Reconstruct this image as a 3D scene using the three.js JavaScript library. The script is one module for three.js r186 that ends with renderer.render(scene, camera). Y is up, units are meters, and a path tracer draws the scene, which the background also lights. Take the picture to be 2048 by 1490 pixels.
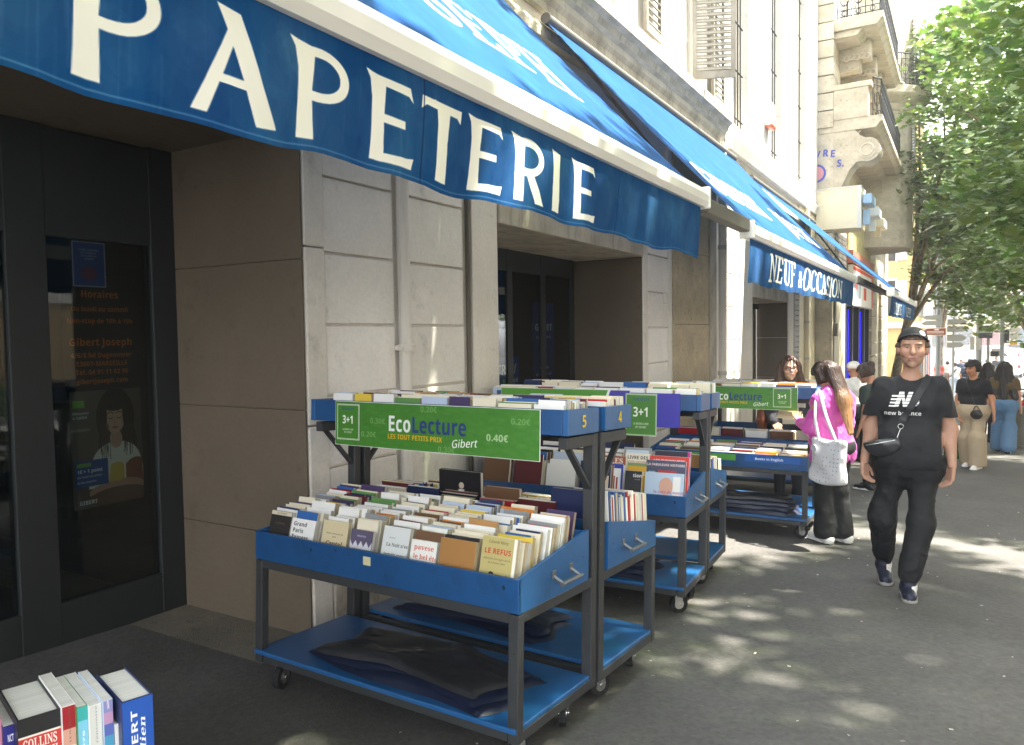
import * as THREE from 'three';
import { mergeGeometries } from 'three/addons/utils/BufferGeometryUtils.js';
import { RoundedBoxGeometry } from 'three/addons/geometries/RoundedBoxGeometry.js';

// ---------- camera, sky, sun, exposure ----------
const scene = new THREE.Scene();
const V = (x, y, z) => new THREE.Vector3(x, y, z);
const camera = new THREE.PerspectiveCamera(52.17, 1024 / 745, 0.05, 600);
{
  const s = V(906, 85, -1522).normalize();                     // street direction seen from the lens
  const u = V(-.0143, .9988, .0472); u.addScaledVector(s, -u.dot(s)).normalize();
  const ez = s.clone().negate(), ey = u, ex = ey.clone().cross(ez);
  const m = new THREE.Matrix4().makeBasis(V(ex.x, ey.x, ez.x), V(ex.y, ey.y, ez.y), V(ex.z, ey.z, ez.z));
  camera.quaternion.setFromRotationMatrix(m); camera.position.set(0, 1.5, 0);
}
const SUN = V(1, 2.15, -.42).normalize();
const sun = new THREE.DirectionalLight(new THREE.Color().setRGB(1, .94, .84), 4.4);
sun.target.position.set(0, 0, -14); sun.position.copy(SUN).multiplyScalar(90).add(sun.target.position); sun.shadow.radius = 2; sun.castShadow = true;
sun.shadow.mapSize.set(4096, 4096); Object.assign(sun.shadow.camera, { left: -45, right: 45, top: 45, bottom: -45, near: 1, far: 260 });
scene.add(sun, sun.target);
{
  const W = 256, Hh = 128, d = new Float32Array(W * Hh * 4);
  for (let j = 0; j < Hh; j++) for (let i = 0; i < W; i++) {
    const el = ((j + .5) / Hh - .5) * Math.PI, k = (j * W + i) * 4;
    const t = Math.max(0, Math.sin(el)), a = Math.pow(1 - t, 2.2);
    const c = el < 0 ? [.2, .2, .19] : [.56 + .46 * a, .61 + .41 * a, .7 + .32 * a];
    d[k] = c[0]; d[k + 1] = c[1]; d[k + 2] = c[2]; d[k + 3] = 1;
  }
  const t = new THREE.DataTexture(d, W, Hh, THREE.RGBAFormat, THREE.FloatType);
  t.mapping = THREE.EquirectangularReflectionMapping; t.magFilter = THREE.LinearFilter; t.minFilter = THREE.LinearFilter; t.needsUpdate = true;
  scene.background = t; scene.environment = t;
}
const renderer = new THREE.WebGLRenderer({ antialias: true });
renderer.toneMapping = THREE.LinearToneMapping; renderer.toneMappingExposure = 6.7; renderer.shadowMap.enabled = true;

scene.fog = new THREE.FogExp2(0xf2f4f6, .0024);                       // bright summer haze down the boulevard

// ---------- helpers ----------
let seed = 12345;
const rnd = () => { seed = (seed * 1664525 + 1013904223) >>> 0; return seed / 4294967296; };
const rr = (a, b) => a + (b - a) * rnd();
const pick = (a) => a[Math.floor(rnd() * a.length) % a.length];
const SL = .045;
function G(z) {                                                   // ground height: the street falls away, then flattens and rises
  if (z > -30) return SL * z;
  const q = Math.min(50, -30 - z), y = -30 * SL - (SL * q - .057 * q * q / 100);
  return z < -80 ? y + (-80 - z) * .012 : y;
}
const lin = (hex) => new THREE.Color(hex);
const mat = (hex, o = {}) => new THREE.MeshStandardMaterial({ color: lin(hex), roughness: .8, ...o });
const phy = (hex, o = {}) => new THREE.MeshPhysicalMaterial({ color: lin(hex), roughness: .6, ...o });
const taken = {};
const numbered = (n) => { const k = taken[n] = (taken[n] ?? -1) + 1; return k ? n + '_' + String(k).padStart(3, '0') : n; };
const shade = (o) => { o.castShadow = true; o.receiveShadow = true; return o; };
function boxUV(g, sc = 1) {
  g = g.index ? g.toNonIndexed() : g; g.computeVertexNormals();
  const p = g.attributes.position, n = g.attributes.normal, uv = new Float32Array(p.count * 2);
  for (let i = 0; i < p.count; i++) {
    const ax = Math.abs(n.getX(i)), ay = Math.abs(n.getY(i)), az = Math.abs(n.getZ(i));
    const [a, b] = ax >= ay && ax >= az ? [p.getZ(i), p.getY(i)] : ay >= az ? [p.getX(i), p.getZ(i)] : [p.getX(i), p.getY(i)];
    uv[2 * i] = a / sc; uv[2 * i + 1] = b / sc;
  }
  g.setAttribute('uv', new THREE.BufferAttribute(uv, 2)); return g;
}
const strip = (g) => { g = g.index ? g.toNonIndexed() : g; for (const k of Object.keys(g.attributes)) if (!['position', 'normal', 'uv', 'color'].includes(k)) g.deleteAttribute(k); return g; };
const join = (a) => a.length === 1 ? strip(a[0]) : mergeGeometries(a.map(strip), false);
const B = (x0, x1, y0, y1, z0, z1) => boxUV(new THREE.BoxGeometry(Math.abs(x1 - x0), Math.abs(y1 - y0), Math.abs(z1 - z0)).translate((x0 + x1) / 2, (y0 + y1) / 2, (z0 + z1) / 2));
const RB = (x0, x1, y0, y1, z0, z1, r = .008) => boxUV(new RoundedBoxGeometry(Math.abs(x1 - x0), Math.abs(y1 - y0), Math.abs(z1 - z0), 1, r).translate((x0 + x1) / 2, (y0 + y1) / 2, (z0 + z1) / 2));
function bar(a, b, w, h) {                                        // square bar from a to b
  const d = b.clone().sub(a), L = d.length();
  const g = new THREE.BoxGeometry(w, L, h ?? w); g.applyQuaternion(new THREE.Quaternion().setFromUnitVectors(V(0, 1, 0), d.normalize()));
  return boxUV(g.translate((a.x + b.x) / 2, (a.y + b.y) / 2, (a.z + b.z) / 2));
}
function rod(a, b, r0, r1 = r0, n = 10) {
  const d = b.clone().sub(a), L = d.length();
  const g = new THREE.CylinderGeometry(r1, r0, L, n, 1); g.applyQuaternion(new THREE.Quaternion().setFromUnitVectors(V(0, 1, 0), d.normalize()));
  return strip(g.translate((a.x + b.x) / 2, (a.y + b.y) / 2, (a.z + b.z) / 2));
}
const tube = (pts, r, n = 24, k = 6) => strip(new THREE.TubeGeometry(new THREE.CatmullRomCurve3(pts), n, r, k, false));
function extr(pts, depth, bevel = 0) {                            // polygon [x,y] extruded along +z
  const s = new THREE.Shape(pts.map(([x, y]) => new THREE.Vector2(x, y)));
  return boxUV(new THREE.ExtrudeGeometry(s, { depth, bevelEnabled: bevel > 0, bevelThickness: bevel, bevelSize: bevel, bevelSegments: 1, curveSegments: 8 }));
}
const alongZ = (pts, z0, z1) => boxUV(extr(pts, Math.abs(z1 - z0)).translate(0, 0, Math.min(z0, z1)));    // profile in x,y swept along z
function P(name, geo, m, parent) { const o = shade(new THREE.Mesh(Array.isArray(geo) ? join(geo) : geo, m)); o.name = parent === scene ? numbered(name) : name; parent.add(o); return o; }
function thing(name, label, category, group) {
  const o = new THREE.Group(); o.name = numbered(name); o.userData = { label, category }; if (group) o.userData.group = group; scene.add(o); return o;
}
function one(name, geo, m, label, category, group) { const o = P(name, geo, m, scene); o.userData = { label, category }; if (group) o.userData.group = group; return o; }
function struct(name, geo, m) { const o = P(name, geo, m, scene); o.userData = { kind: 'structure' }; return o; }

// ---------- computed textures ----------
const hash = (x, y, s) => { let h = (x * 374761393 + y * 668265263 + s * 974634777) | 0; h = Math.imul(h ^ (h >>> 13), 1274126177); return ((h ^ (h >>> 16)) >>> 0) / 4294967296; };
function pn(x, y, per, s) {                                       // lattice noise that tiles with period per
  const xi = Math.floor(x), yi = Math.floor(y), fx = x - xi, fy = y - yi, u = fx * fx * (3 - 2 * fx), v = fy * fy * (3 - 2 * fy);
  const w = (i, j) => hash(((xi + i) % per + per) % per, ((yi + j) % per + per) % per, s);
  return (w(0, 0) * (1 - u) + w(1, 0) * u) * (1 - v) + (w(0, 1) * (1 - u) + w(1, 1) * u) * v;
}
const fbm = (u, v, f, o, s) => { let a = 0, k = .5, t = 0; for (let i = 0; i < o; i++) { a += k * pn(u * f, v * f, f, s + i); t += k; k *= .55; f *= 2; } return a / t; };
function tex(n, fn, srgb = true, m = n) {
  const d = new Uint8Array(n * m * 4);
  for (let j = 0; j < m; j++) for (let i = 0; i < n; i++) { const c = fn(i / n, j / m), k = (j * n + i) * 4; d[k] = c[0]; d[k + 1] = c[1]; d[k + 2] = c[2]; d[k + 3] = 255; }
  for (let k = 0; k < d.length; k++) d[k] = Math.max(0, Math.min(255, d[k]));
  const t = new THREE.DataTexture(d, n, m, THREE.RGBAFormat); t.wrapS = t.wrapT = THREE.RepeatWrapping; t.magFilter = THREE.LinearFilter; t.minFilter = THREE.LinearMipmapLinearFilter;
  if (srgb) t.colorSpace = THREE.SRGBColorSpace; t.needsUpdate = true; return t;
}
const rep = (t, x, y = x) => { const c = t.clone(); c.repeat.set(x, y); c.needsUpdate = true; return c; };
function canvasTex(w, h, draw) {
  const c = document.createElement('canvas'); c.width = w; c.height = h; const x = c.getContext('2d'); draw(x, w, h);
  const t = new THREE.CanvasTexture(c); t.colorSpace = THREE.SRGBColorSpace; t.magFilter = THREE.LinearFilter; t.anisotropy = 8; return t;
}
const cl = (v) => Math.max(0, Math.min(255, v));
const asphaltTex = tex(1024, (u, v) => {
  const f = fbm(u, v, 128, 3, 1), m = fbm(u, v, 6, 4, 9), g = pn(u * 340, v * 340, 340, 4), b = g > .93 ? (g - .93) * 500 : 0, k = 80 + 24 * f + 22 * (m - .5) + b;
  return [cl(k * 1.02), cl(k), cl(k * .97)];
});
const asphaltBump = tex(1024, (u, v) => { const k = 255 * (.6 * pn(u * 340, v * 340, 340, 4) + .4 * fbm(u, v, 128, 2, 1)); return [k, k, k]; }, false);
const plasterTex = tex(512, (u, v) => {                           // painted render: mottling, fine grain, scuffs
  const m = fbm(u, v, 4, 5, 21), f = fbm(u, v, 64, 3, 33), s = fbm(u, v, 10, 4, 55), st = s > .7 ? (s - .7) * 120 : 0, k = 244 + 20 * (m - .5) + 14 * (f - .5) - st;
  return [cl(k), cl(k - 2), cl(k - 5)];
});
const plasterBump = tex(512, (u, v) => { const k = 255 * (.5 * fbm(u, v, 48, 3, 33) + .5 * fbm(u, v, 8, 3, 70)); return [k, k, k]; }, false);
const stoneTex = tex(512, (u, v) => {
  const m = fbm(u, v, 5, 5, 81), f = fbm(u, v, 90, 2, 83), s = fbm(u, v, 16, 4, 85), k = 214 + 60 * (m - .5) + 26 * (f - .5) - (s > .66 ? (s - .66) * 160 : 0);
  return [cl(k), cl(k - 5), cl(k - 14)];
});
const grimeTex = tex(512, (u, v) => {                             // rain-streaked old stone
  const m = fbm(u, v, 4, 5, 91), st = fbm(u, v * .12, 40, 3, 93), k = 200 + 70 * (m - .5) - 80 * Math.max(0, st - .55) - 60 * Math.max(0, fbm(u, v, 12, 4, 95) - .58);
  return [cl(k), cl(k - 3), cl(k - 9)];
});
const clothTex = tex(256, (u, v) => { const k = 222 + 20 * (((u * 128) % 1) > .5 ? 1 : 0) * (((v * 128) % 1) > .5 ? 1 : -1) * .4 + 30 * (fbm(u, v, 6, 4, 61) - .5); return [cl(k), cl(k), cl(k)]; });
const paintTex = canvasTex(1024, 1024, (c, w, h) => {                 // enamel on board: scuffs, scratches, chips down to the primer
  c.fillStyle = '#e4e4e4'; c.fillRect(0, 0, w, h); const r = (i, k) => hash(i, k, 77);
  for (let i = 0; i < 260; i++) { c.fillStyle = r(i, 1) > .5 ? 'rgba(255,255,255,.05)' : 'rgba(60,60,60,.05)'; c.beginPath(); c.ellipse(r(i, 2) * w, r(i, 3) * h, 10 + 90 * r(i, 4), 6 + 40 * r(i, 5), 3 * r(i, 6), 0, 7); c.fill(); }
  for (let i = 0; i < 240; i++) { const x = r(i, 11) * w, y = r(i, 12) * h, a = r(i, 13) * 6.3, L = 8 + 90 * r(i, 14) ** 3; c.strokeStyle = r(i, 15) > .4 ? 'rgba(250,250,250,.22)' : 'rgba(40,40,40,.3)'; c.lineWidth = .7 + r(i, 16); c.beginPath(); c.moveTo(x, y); c.lineTo(x + L * Math.cos(a), y + L * Math.sin(a)); c.stroke(); }
  for (let i = 0; i < 60; i++) { const x = r(i, 21) * w, y = r(i, 22) * h, q = 1.5 + 6 * r(i, 23) ** 3; c.fillStyle = r(i, 24) > .3 ? 'rgba(52,46,44,.85)' : 'rgba(120,84,60,.8)'; c.beginPath(); for (let k = 0; k < 7; k++) c.lineTo(x + q * (.5 + r(i, 30 + k)) * Math.cos(k * .9), y + q * (.5 + r(i, 40 + k)) * Math.sin(k * .9)); c.fill(); }
});
paintTex.wrapS = paintTex.wrapT = THREE.RepeatWrapping;
const M = {
  asphalt: new THREE.MeshStandardMaterial({ map: asphaltTex, bumpMap: asphaltBump, bumpScale: .0025, roughness: .86, vertexColors: true }),
  white: mat('#e9e5dc', { map: plasterTex, bumpMap: plasterBump, bumpScale: .003, roughness: .85 }),
  block: mat('#f8f5f0', { map: plasterTex, bumpMap: plasterBump, bumpScale: .004, roughness: .82 }),
  taupe: mat('#6c6152', { map: plasterTex, bumpMap: plasterBump, bumpScale: .004, roughness: .85 }),
  beige: mat('#dccfb5', { map: stoneTex, bumpMap: plasterBump, bumpScale: .004, roughness: .85 }),
  surround: mat('#e8e3da', { map: plasterTex, bumpMap: plasterBump, bumpScale: .005, roughness: .85 }),
  old: mat('#e2dccf', { map: grimeTex, bumpMap: plasterBump, bumpScale: .01, roughness: .9 }),
  stone: mat('#d6cfbf', { map: stoneTex, bumpMap: plasterBump, bumpScale: .008, roughness: .88 }),
  stone2: mat('#e0dacb', { map: stoneTex, bumpMap: plasterBump, bumpScale: .008, roughness: .88 }),
  cream: mat('#e8ddbc', { map: plasterTex, roughness: .7 }),
  dark: mat('#1c2023', { roughness: .5 }), black: mat('#17191b', { roughness: .45 }),
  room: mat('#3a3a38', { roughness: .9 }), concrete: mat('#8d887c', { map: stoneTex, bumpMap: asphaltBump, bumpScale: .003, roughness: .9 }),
  glass: phy('#c9d2cf', { roughness: .03, transmission: 1, thickness: 0, ior: 1.5 }),
  darkglass: phy('#cfd7d7', { roughness: .03, transmission: 1, thickness: 0, ior: 1.5 }),
  winGlass: phy('#15191b', { roughness: .06, metalness: .0, ior: 1.6 }),
  zinc: mat('#b9b7b0', { metalness: .4, roughness: .5 }), iron: mat('#1b1c1e', { roughness: .5, metalness: .3 }),
  alu: mat('#eceae4', { roughness: .28, metalness: .0 }), girder: mat('#6d6a64', { roughness: .5, metalness: .3 }),
  shutter: mat('#b5b1a6', { map: grimeTex, roughness: .85 }), shutter2: mat('#c9c7bf', { roughness: .8 }),
  steel: mat('#c8c8c6', { metalness: .9, roughness: .25 }), rubber: mat('#17181a', { roughness: .85 }),
};

// ---------- ground ----------
{
  const xs = [], zs = [];
  for (let x = -9; x < 40; x += x > -4 && x < 5 ? .45 : 3) xs.push(x); xs.push(60);
  for (let z = 14; z > -30; z -= .5) zs.push(z); for (let z = -30; z > -420; z -= 5) zs.push(z);
  const pos = [], uv = [], col = [], idx = [];
  for (const z of zs) for (const x of xs) {
    pos.push(x, G(z), z); uv.push(x / 2.6, z / 2.6);
    const k = .86 + .3 * (fbm(x / 24 + .5, z / 24 + 7, 8, 3, 17) - .5) + .22 * (fbm(x / 12 + .5, z / 12 + 9, 16, 2, 19) - .5); col.push(k, k * .99, k * .97);
  }
  const n = xs.length; for (let j = 0; j < zs.length - 1; j++) for (let i = 0; i < n - 1; i++) { const a = j * n + i; idx.push(a, a + n, a + 1, a + 1, a + n, a + n + 1); }
  const g = new THREE.BufferGeometry(); g.setIndex(idx); g.setAttribute('position', new THREE.Float32BufferAttribute(pos, 3)); g.setAttribute('uv', new THREE.Float32BufferAttribute(uv, 2)); g.setAttribute('color', new THREE.Float32BufferAttribute(col, 3)); g.computeVertexNormals();
  const idx2 = []; for (let k = 0; k < idx.length; k += 3) idx2.push(idx[k], idx[k + 2], idx[k + 1]); if (g.attributes.normal.getY(0) < 0) { g.setIndex(idx2); g.computeVertexNormals(); }
  struct('pavement', g, M.asphalt);
}
// ---------- bookshop building: ground floor with two shop openings, cornice and shuttered windows above ----------
const WX = -3.05;
const blockMats = ['#f8f5f0', '#f4f1eb', '#faf7f3', '#f2eee8'].map((h) => mat(h, { map: plasterTex, bumpMap: plasterBump, bumpScale: .004, roughness: .82 }));
function blocks(parent, z0, z1, ys, x = WX, mats = blockMats) {      // rusticated blocks with recessed joints
  for (let i = 0; i < ys.length - 1; i++) P('stone_block', RB(x - .05, x + rr(-.002, .002), ys[i] + .008, ys[i + 1] - .008, z0, z1, .006), mats[Math.floor(rnd() * mats.length)], parent);
}
const courses = [-1.3, -.83, -.42, -.02, .38, .78, 1.18, 1.58, 1.98, 2.4, 2.82, 3.24];
{
  const b = thing('bookshop_building', 'cream bookshop building with blue awnings, blocky wall panels and louvred shutters upstairs', 'building');
  const wall = [];
  wall.push(B(-4.15, WX - .04, -1, 4.25, -2.952, -4.958));             // pier between the two openings
  wall.push(B(-3.93, WX - .04, -1, 4.25, -7.962, -11.35));
  wall.push(B(-4.15, WX - .04, 2.64, 4.25, 3, -2.952), B(-3.93, WX - .04, 2.372, 4.25, -4.958, -7.962));
  wall.push(B(-3.5, WX - .03, 4.25, 9.5, 3, -7)); wall.push(B(-3.5, WX - .03, 7.2, 9.5, -7, -11.35), B(-3.5, WX - .03, 4.25, 4.74, -7, -11.35));
  wall.push(B(-3.5, WX - .03, 4.74, 7.2, -7.93, -9.62), B(-3.5, WX - .03, 4.74, 7.2, -10.5, -11.35));
  P('wall', wall, M.block, b);
  // door surround beside the first opening, tall stone with joints
  for (const [y0, y1] of [[-.7, .42], [.42, 1.03], [1.03, 2.0], [2.0, 2.64]]) P('surround_stone', RB(WX - .2, WX + .022, y0 + .003, y1 - .003, -2.944, -3.095, .012), M.surround, b);
  for (const [y0, y1] of [[-.9, .42], [.42, 1.12], [1.12, 1.93], [1.93, 2.64]]) P('reveal_stone', RB(-4.148, WX + .015, y0 + .002, y1 - .002, -2.925, -2.938, .002), M.taupe, b);
  blocks(b, -3.11, -3.705, courses); blocks(b, -3.845, -4.47, courses);
  P('reveal_backing', [B(-4.145, WX + .003, -.9, 2.63, -2.939, -2.943)], M.taupe, b); P('reveal_backing', [B(-3.925, WX - .012, -1.2, 2.35, -7.959, -7.9615)], M.taupe, b);
  P('plinth', [RB(-3.2, WX + .03, -1, .12, -3.1, -4.97, .012)], M.old, b);
  // downpipe with collars
  const dp = P('downpipe', [rod(V(WX + .02, -.4, -3.78), V(WX + .02, 4.2, -3.78), .042, .042, 16)], M.white, b);
  P('pipe_collar', [rod(V(WX + .03, 1.42, -3.78), V(WX + .03, 1.46, -3.78), .058, .058, 16), B(WX - .03, WX + .05, 1.425, 1.455, -3.70, -3.74)], M.white, dp);
  // surround of the second opening
  P('surround', [RB(WX - .1, WX + .02, -1, 3.3, -4.555, -4.74, .01), RB(WX - .3, WX - .012, -1, 3.3, -4.74, -4.957, .008)], M.surround, b);
  P('cable_conduit', [rod(V(WX + .008, -.6, -4.515), V(WX + .008, 3.3, -4.515), .018)], mat('#8a8378', { map: grimeTex }), b);
  P('surround', [RB(WX - .3, WX + .01, -1.2, 3.3, -7.963, -8.1, .01)], M.surround, b);
  P('lintel', [RB(-3.92, WX + .012, 2.36, 2.62, -4.96, -7.96, .01)], M.old, b);
  P('lintel', [RB(-4.14, WX + .012, 2.628, 2.9, 2.9, -2.94, .01)], M.taupe, b);
  for (const [y0, y1] of [[-1.3, .1], [.1, .95], [.95, 1.7], [1.7, 2.355]]) P('reveal_stone', RB(-3.93, WX - .005, y0 + .002, y1 - .002, -7.943, -7.956, .002), M.taupe, b);
  blocks(b, -8.115, -8.78, courses);
  P('pilaster', [RB(WX - .1, WX + .012, -1.3, 4.15, -8.79, -8.93, .03)], M.white, b);
  for (const [y0, y1] of [[-1.3, -.1], [-.1, .75], [.75, 1.62], [1.62, 2.55], [2.55, 3.4], [3.4, 4.15]]) P('pilaster_stone', RB(WX - .1, WX + rr(.02, .026), y0 + .002, y1 - .002, -8.94, -10.4, .008), M.beige, b);
  P('pilaster', [RB(WX - .1, WX + .04, -1.3, 4.15, -10.41, -10.72, .01)], M.old, b);
  const p2 = P('downpipe', [rod(V(WX + .05, -1, -10.98), V(WX + .05, 4.2, -10.98), .055, .055, 14)], M.white, b);
  for (const y of [2.7, .9]) P('pipe_collar', [rod(V(WX + .05, y, -10.98), V(WX + .05, y + .06, -10.98), .066)], M.zinc, p2);
  P('junction_box', [RB(WX, WX + .03, 1.86, 1.98, -8.62, -8.7, .004)], M.white, b);
  // cornice
  const prof = [[-3.08, 4.2], [-3.02, 4.2], [-3.02, 4.26], [-2.985, 4.3], [-2.985, 4.36], [-2.95, 4.39], [-2.93, 4.45], [-2.9, 4.47], [-2.875, 4.49], [-2.87, 4.6], [-2.885, 4.62], [-3.08, 4.66]];
  P('cornice', [alongZ(prof, 3, -11.1)], M.old, b);
  P('string_course', [alongZ([[-3.08, 3.96], [-3.01, 3.96], [-3.0, 4.03], [-3.03, 4.08], [-3.08, 4.08]], 3, -11.1)], M.old, b);
  // upstairs windows and louvred shutters
  const slatG = boxUV(new THREE.BoxGeometry(.02, .055, .4).rotateZ(.6));
  function shutterAt(z, y0, y1, ang, m, w = .5) {
    const s = new THREE.Group(); s.name = 'shutter'; b.add(s); s.position.set(WX + .05, 0, z); s.rotation.y = ang;
    const fr = [B(-.02, .02, y0, y1, 0, -.05), B(-.02, .02, y0, y1, -w + .05, -w)];
    for (const y of [y0, (y0 + y1) * .5 - .05, y1 - .08]) fr.push(B(-.018, .018, y, y + .09, -.05, -w + .05));
    P('shutter_frame', fr, m, s);
    for (let y = y0 + .12; y < y1 - .1; y += .075) if (Math.abs(y - (y0 + y1) / 2) > .09) { const o = P('slat', slatG, m, s); o.position.set(0, y, -w / 2); o.scale.z = (w - .1) / .4; }
  }
  shutterAt(-7.95, 4.78, 7.1, 0, M.shutter); shutterAt(-9.62, 4.72, 7.15, -1.15, M.shutter, .52); shutterAt(-10.5, 4.68, 7.15, 0, M.shutter, .56);
  for (const [z0, z1] of [[-7, -7.93], [-9.62, -10.5]]) {
    const w = P('window', [B(-3.42, -3.36, 4.74, 7.2, z0, z1)], M.winGlass, b);
    P('window_frame', [B(-3.36, -3.31, 4.74, 7.2, z0, z0 - .07), B(-3.36, -3.31, 4.74, 7.2, z1 + .07, z1), B(-3.36, -3.31, 4.74, 7.2, (z0 + z1) / 2 + .04, (z0 + z1) / 2 - .04), B(-3.355, -3.315, 5.5, 5.56, z0 - .07, z1 + .07)], M.white, w);
    P('window_sill', [RB(-3.4, WX + .06, 4.68, 4.745, z0 + .08, z1 - .08, .01)], M.old, w);
  }
}
// dark shop interior behind the two openings (walls, floor and ceiling with thickness)
{
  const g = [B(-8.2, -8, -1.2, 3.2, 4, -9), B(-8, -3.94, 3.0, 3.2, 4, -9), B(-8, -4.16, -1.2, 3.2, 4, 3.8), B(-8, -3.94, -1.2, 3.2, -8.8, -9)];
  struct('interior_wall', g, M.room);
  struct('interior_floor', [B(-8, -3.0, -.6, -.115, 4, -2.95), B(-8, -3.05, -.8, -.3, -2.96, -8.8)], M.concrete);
}
// glazed entrance in the first opening
{
  const d = thing('glazed_door', 'dark framed glass shop door with orange opening hours lettering', 'door');
  const X = -4.12;
  const f = [];
  for (const [a, b] of [[-2.94, -2.77], [-2.18, -1.98], [-1.3, -1.1], [-.4, -.2], [.6, .8], [1.4, 1.6]]) f.push(RB(X - .05, X + .03, -.13, 2.63, b, a, .006));
  f.push(RB(X - .045, X + .025, 2.06, 2.62, -2.9, 1.5, .004), RB(X - .045, X + .025, -.12, .12, -2.9, 1.5, .004));
  P('door_frame', f, mat('#212526', { roughness: .55 }), d);
  for (const [a, b] of [[-2.77, -2.18], [-1.98, -1.3], [-1.1, -.4], [-.2, .6], [.8, 1.4]]) P('pane', B(X - .004, X + .004, .12, 2.06, b, a), M.darkglass, d);
  const H = phy('#000', {});
  const orange = canvasTex(512, 640, (c, w, h) => {
    c.clearRect(0, 0, w, h); c.fillStyle = '#d97720'; c.textAlign = 'center'; c.font = 'bold 62px sans-serif'; c.fillText('Horaires', 256, 62);
    c.font = 'bold 42px sans-serif'; c.fillText('Du lundi au samedi', 256, 150); c.fillText('Non-stop de 10h à 19h', 256, 226);
    c.font = 'bold 66px sans-serif'; c.fillText('Gibert Joseph', 256, 370); c.font = 'bold 42px sans-serif';
    c.fillText('4/6/8 bd Dugommier', 256, 446); c.fillText('13001-MARSEILLE', 256, 500); c.fillText('Tél. 04 91 11 02 90', 256, 554); c.fillText('gibertjoseph.com', 256, 612);
  });
  // x, y on the door from the photograph: z runs along the door
  const flat = (z0, z1, y0, y1, x) => { const g = new THREE.PlaneGeometry(Math.abs(z1 - z0), y1 - y0); g.rotateY(Math.PI / 2); g.translate(x, (y0 + y1) / 2, (z0 + z1) / 2); return g; };
  P('door_lettering', flat(-2.26, -2.69, 1.25, 1.8, X - .008), new THREE.MeshStandardMaterial({ map: orange, transparent: true, alphaTest: .3, roughness: .6 }), d);
  const notice = canvasTex(256, 400, (c, w, h) => { c.fillStyle = '#aab6d2'; c.fillRect(0, 0, w, h); c.fillStyle = '#33539e'; c.fillRect(10, 10, w - 20, h - 20); c.fillStyle = '#c5cfe6'; c.textAlign = 'center'; c.font = 'bold 19px sans-serif'; ['VOTRE LIBRAIRIE', 'EST OUVERTE', 'DU LUNDI AU', 'SAMEDI'].forEach((t, i) => c.fillText(t, w / 2, 80 + i * 26)); c.fillStyle = '#7a3d63'; c.beginPath(); c.arc(w / 2, 280, 62, 0, 7); c.fill(); });
  one('paper_notice', flat(-2.33, -2.515, 1.805, 2.05, X - .009), new THREE.MeshStandardMaterial({ map: notice, roughness: .6 }), 'blue paper notice taped high on the dark glass door', 'notice');
  const poster = canvasTex(512, 760, (c, w, h) => {
    const g0 = c.createLinearGradient(0, 0, w, h); g0.addColorStop(0, '#6b6257'); g0.addColorStop(1, '#4a4038'); c.fillStyle = g0; c.fillRect(0, 0, w, h); const bl = (x, y, rx, ry, f, ro = 0) => { c.fillStyle = f; c.beginPath(); c.ellipse(x, y, rx, ry, ro, 0, 7); c.fill(); };
    c.fillStyle = '#8d857a'; c.fillRect(0, 240, 130, 20);
    bl(318, 190, 140, 200, '#2a1f18'); bl(250, 330, 60, 130, '#2f231b', .2); bl(410, 330, 60, 140, '#2f231b', -.2);
    c.fillStyle = '#e6ddd0'; c.beginPath(); c.moveTo(110, 640); c.bezierCurveTo(110, 420, 190, 370, 270, 350); c.lineTo(360, 350); c.bezierCurveTo(460, 370, 512, 420, 520, 640); c.fill();
    bl(316, 330, 46, 62, '#c79b7f'); c.fillStyle = '#d3a88d'; c.beginPath(); c.ellipse(312, 190, 74, 104, .04, 0, 7); c.fill(); bl(312, 98, 86, 46, '#2a1f18'); bl(238, 160, 18, 80, '#2a1f18'); bl(388, 165, 20, 90, '#2a1f18');
    c.strokeStyle = '#4a3327'; c.lineWidth = 5; for (const x of [282, 344]) { c.beginPath(); c.arc(x, 180, 15, .3, 2.8); c.stroke(); c.beginPath(); c.arc(x, 172, 22, 3.6, 5.8); c.stroke(); } c.strokeStyle = '#b98a70'; c.beginPath(); c.moveTo(314, 190); c.lineTo(308, 226); c.lineTo(320, 228); c.stroke(); bl(313, 254, 22, 8, '#a8594f');
    c.strokeStyle = '#3a2a20'; c.lineWidth = 4; for (let i = 0; i < 22; i++) { c.beginPath(); const x = i < 11 ? 205 + i * 6 : 375 + (i - 11) * 6; c.moveTo(x, 200 + hash(i, 1, 2) * 40); c.quadraticCurveTo(x + 14 * (hash(i, 2, 2) - .5), 320, x + 30 * (hash(i, 3, 2) - .5), 400 + 70 * hash(i, 4, 2)); c.stroke(); }
    c.fillStyle = '#d9b548'; c.beginPath(); c.moveTo(250, 640); c.lineTo(270, 500); c.quadraticCurveTo(330, 470, 372, 510); c.lineTo(372, 640); c.fill(); c.fillStyle = '#8e4a2d'; c.beginPath(); c.moveTo(378, 640); c.lineTo(380, 510); c.quadraticCurveTo(440, 450, 505, 480); c.lineTo(512, 640); c.fill(); c.strokeStyle = '#eee6d8'; c.lineWidth = 12; c.beginPath(); c.moveTo(375, 650); c.lineTo(375, 505); c.stroke();
    bl(240, 660, 130, 46, '#c0917a', -.1); bl(420, 650, 110, 44, '#c0917a', .15); bl(330, 720, 230, 70, '#6e4a38');
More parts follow.
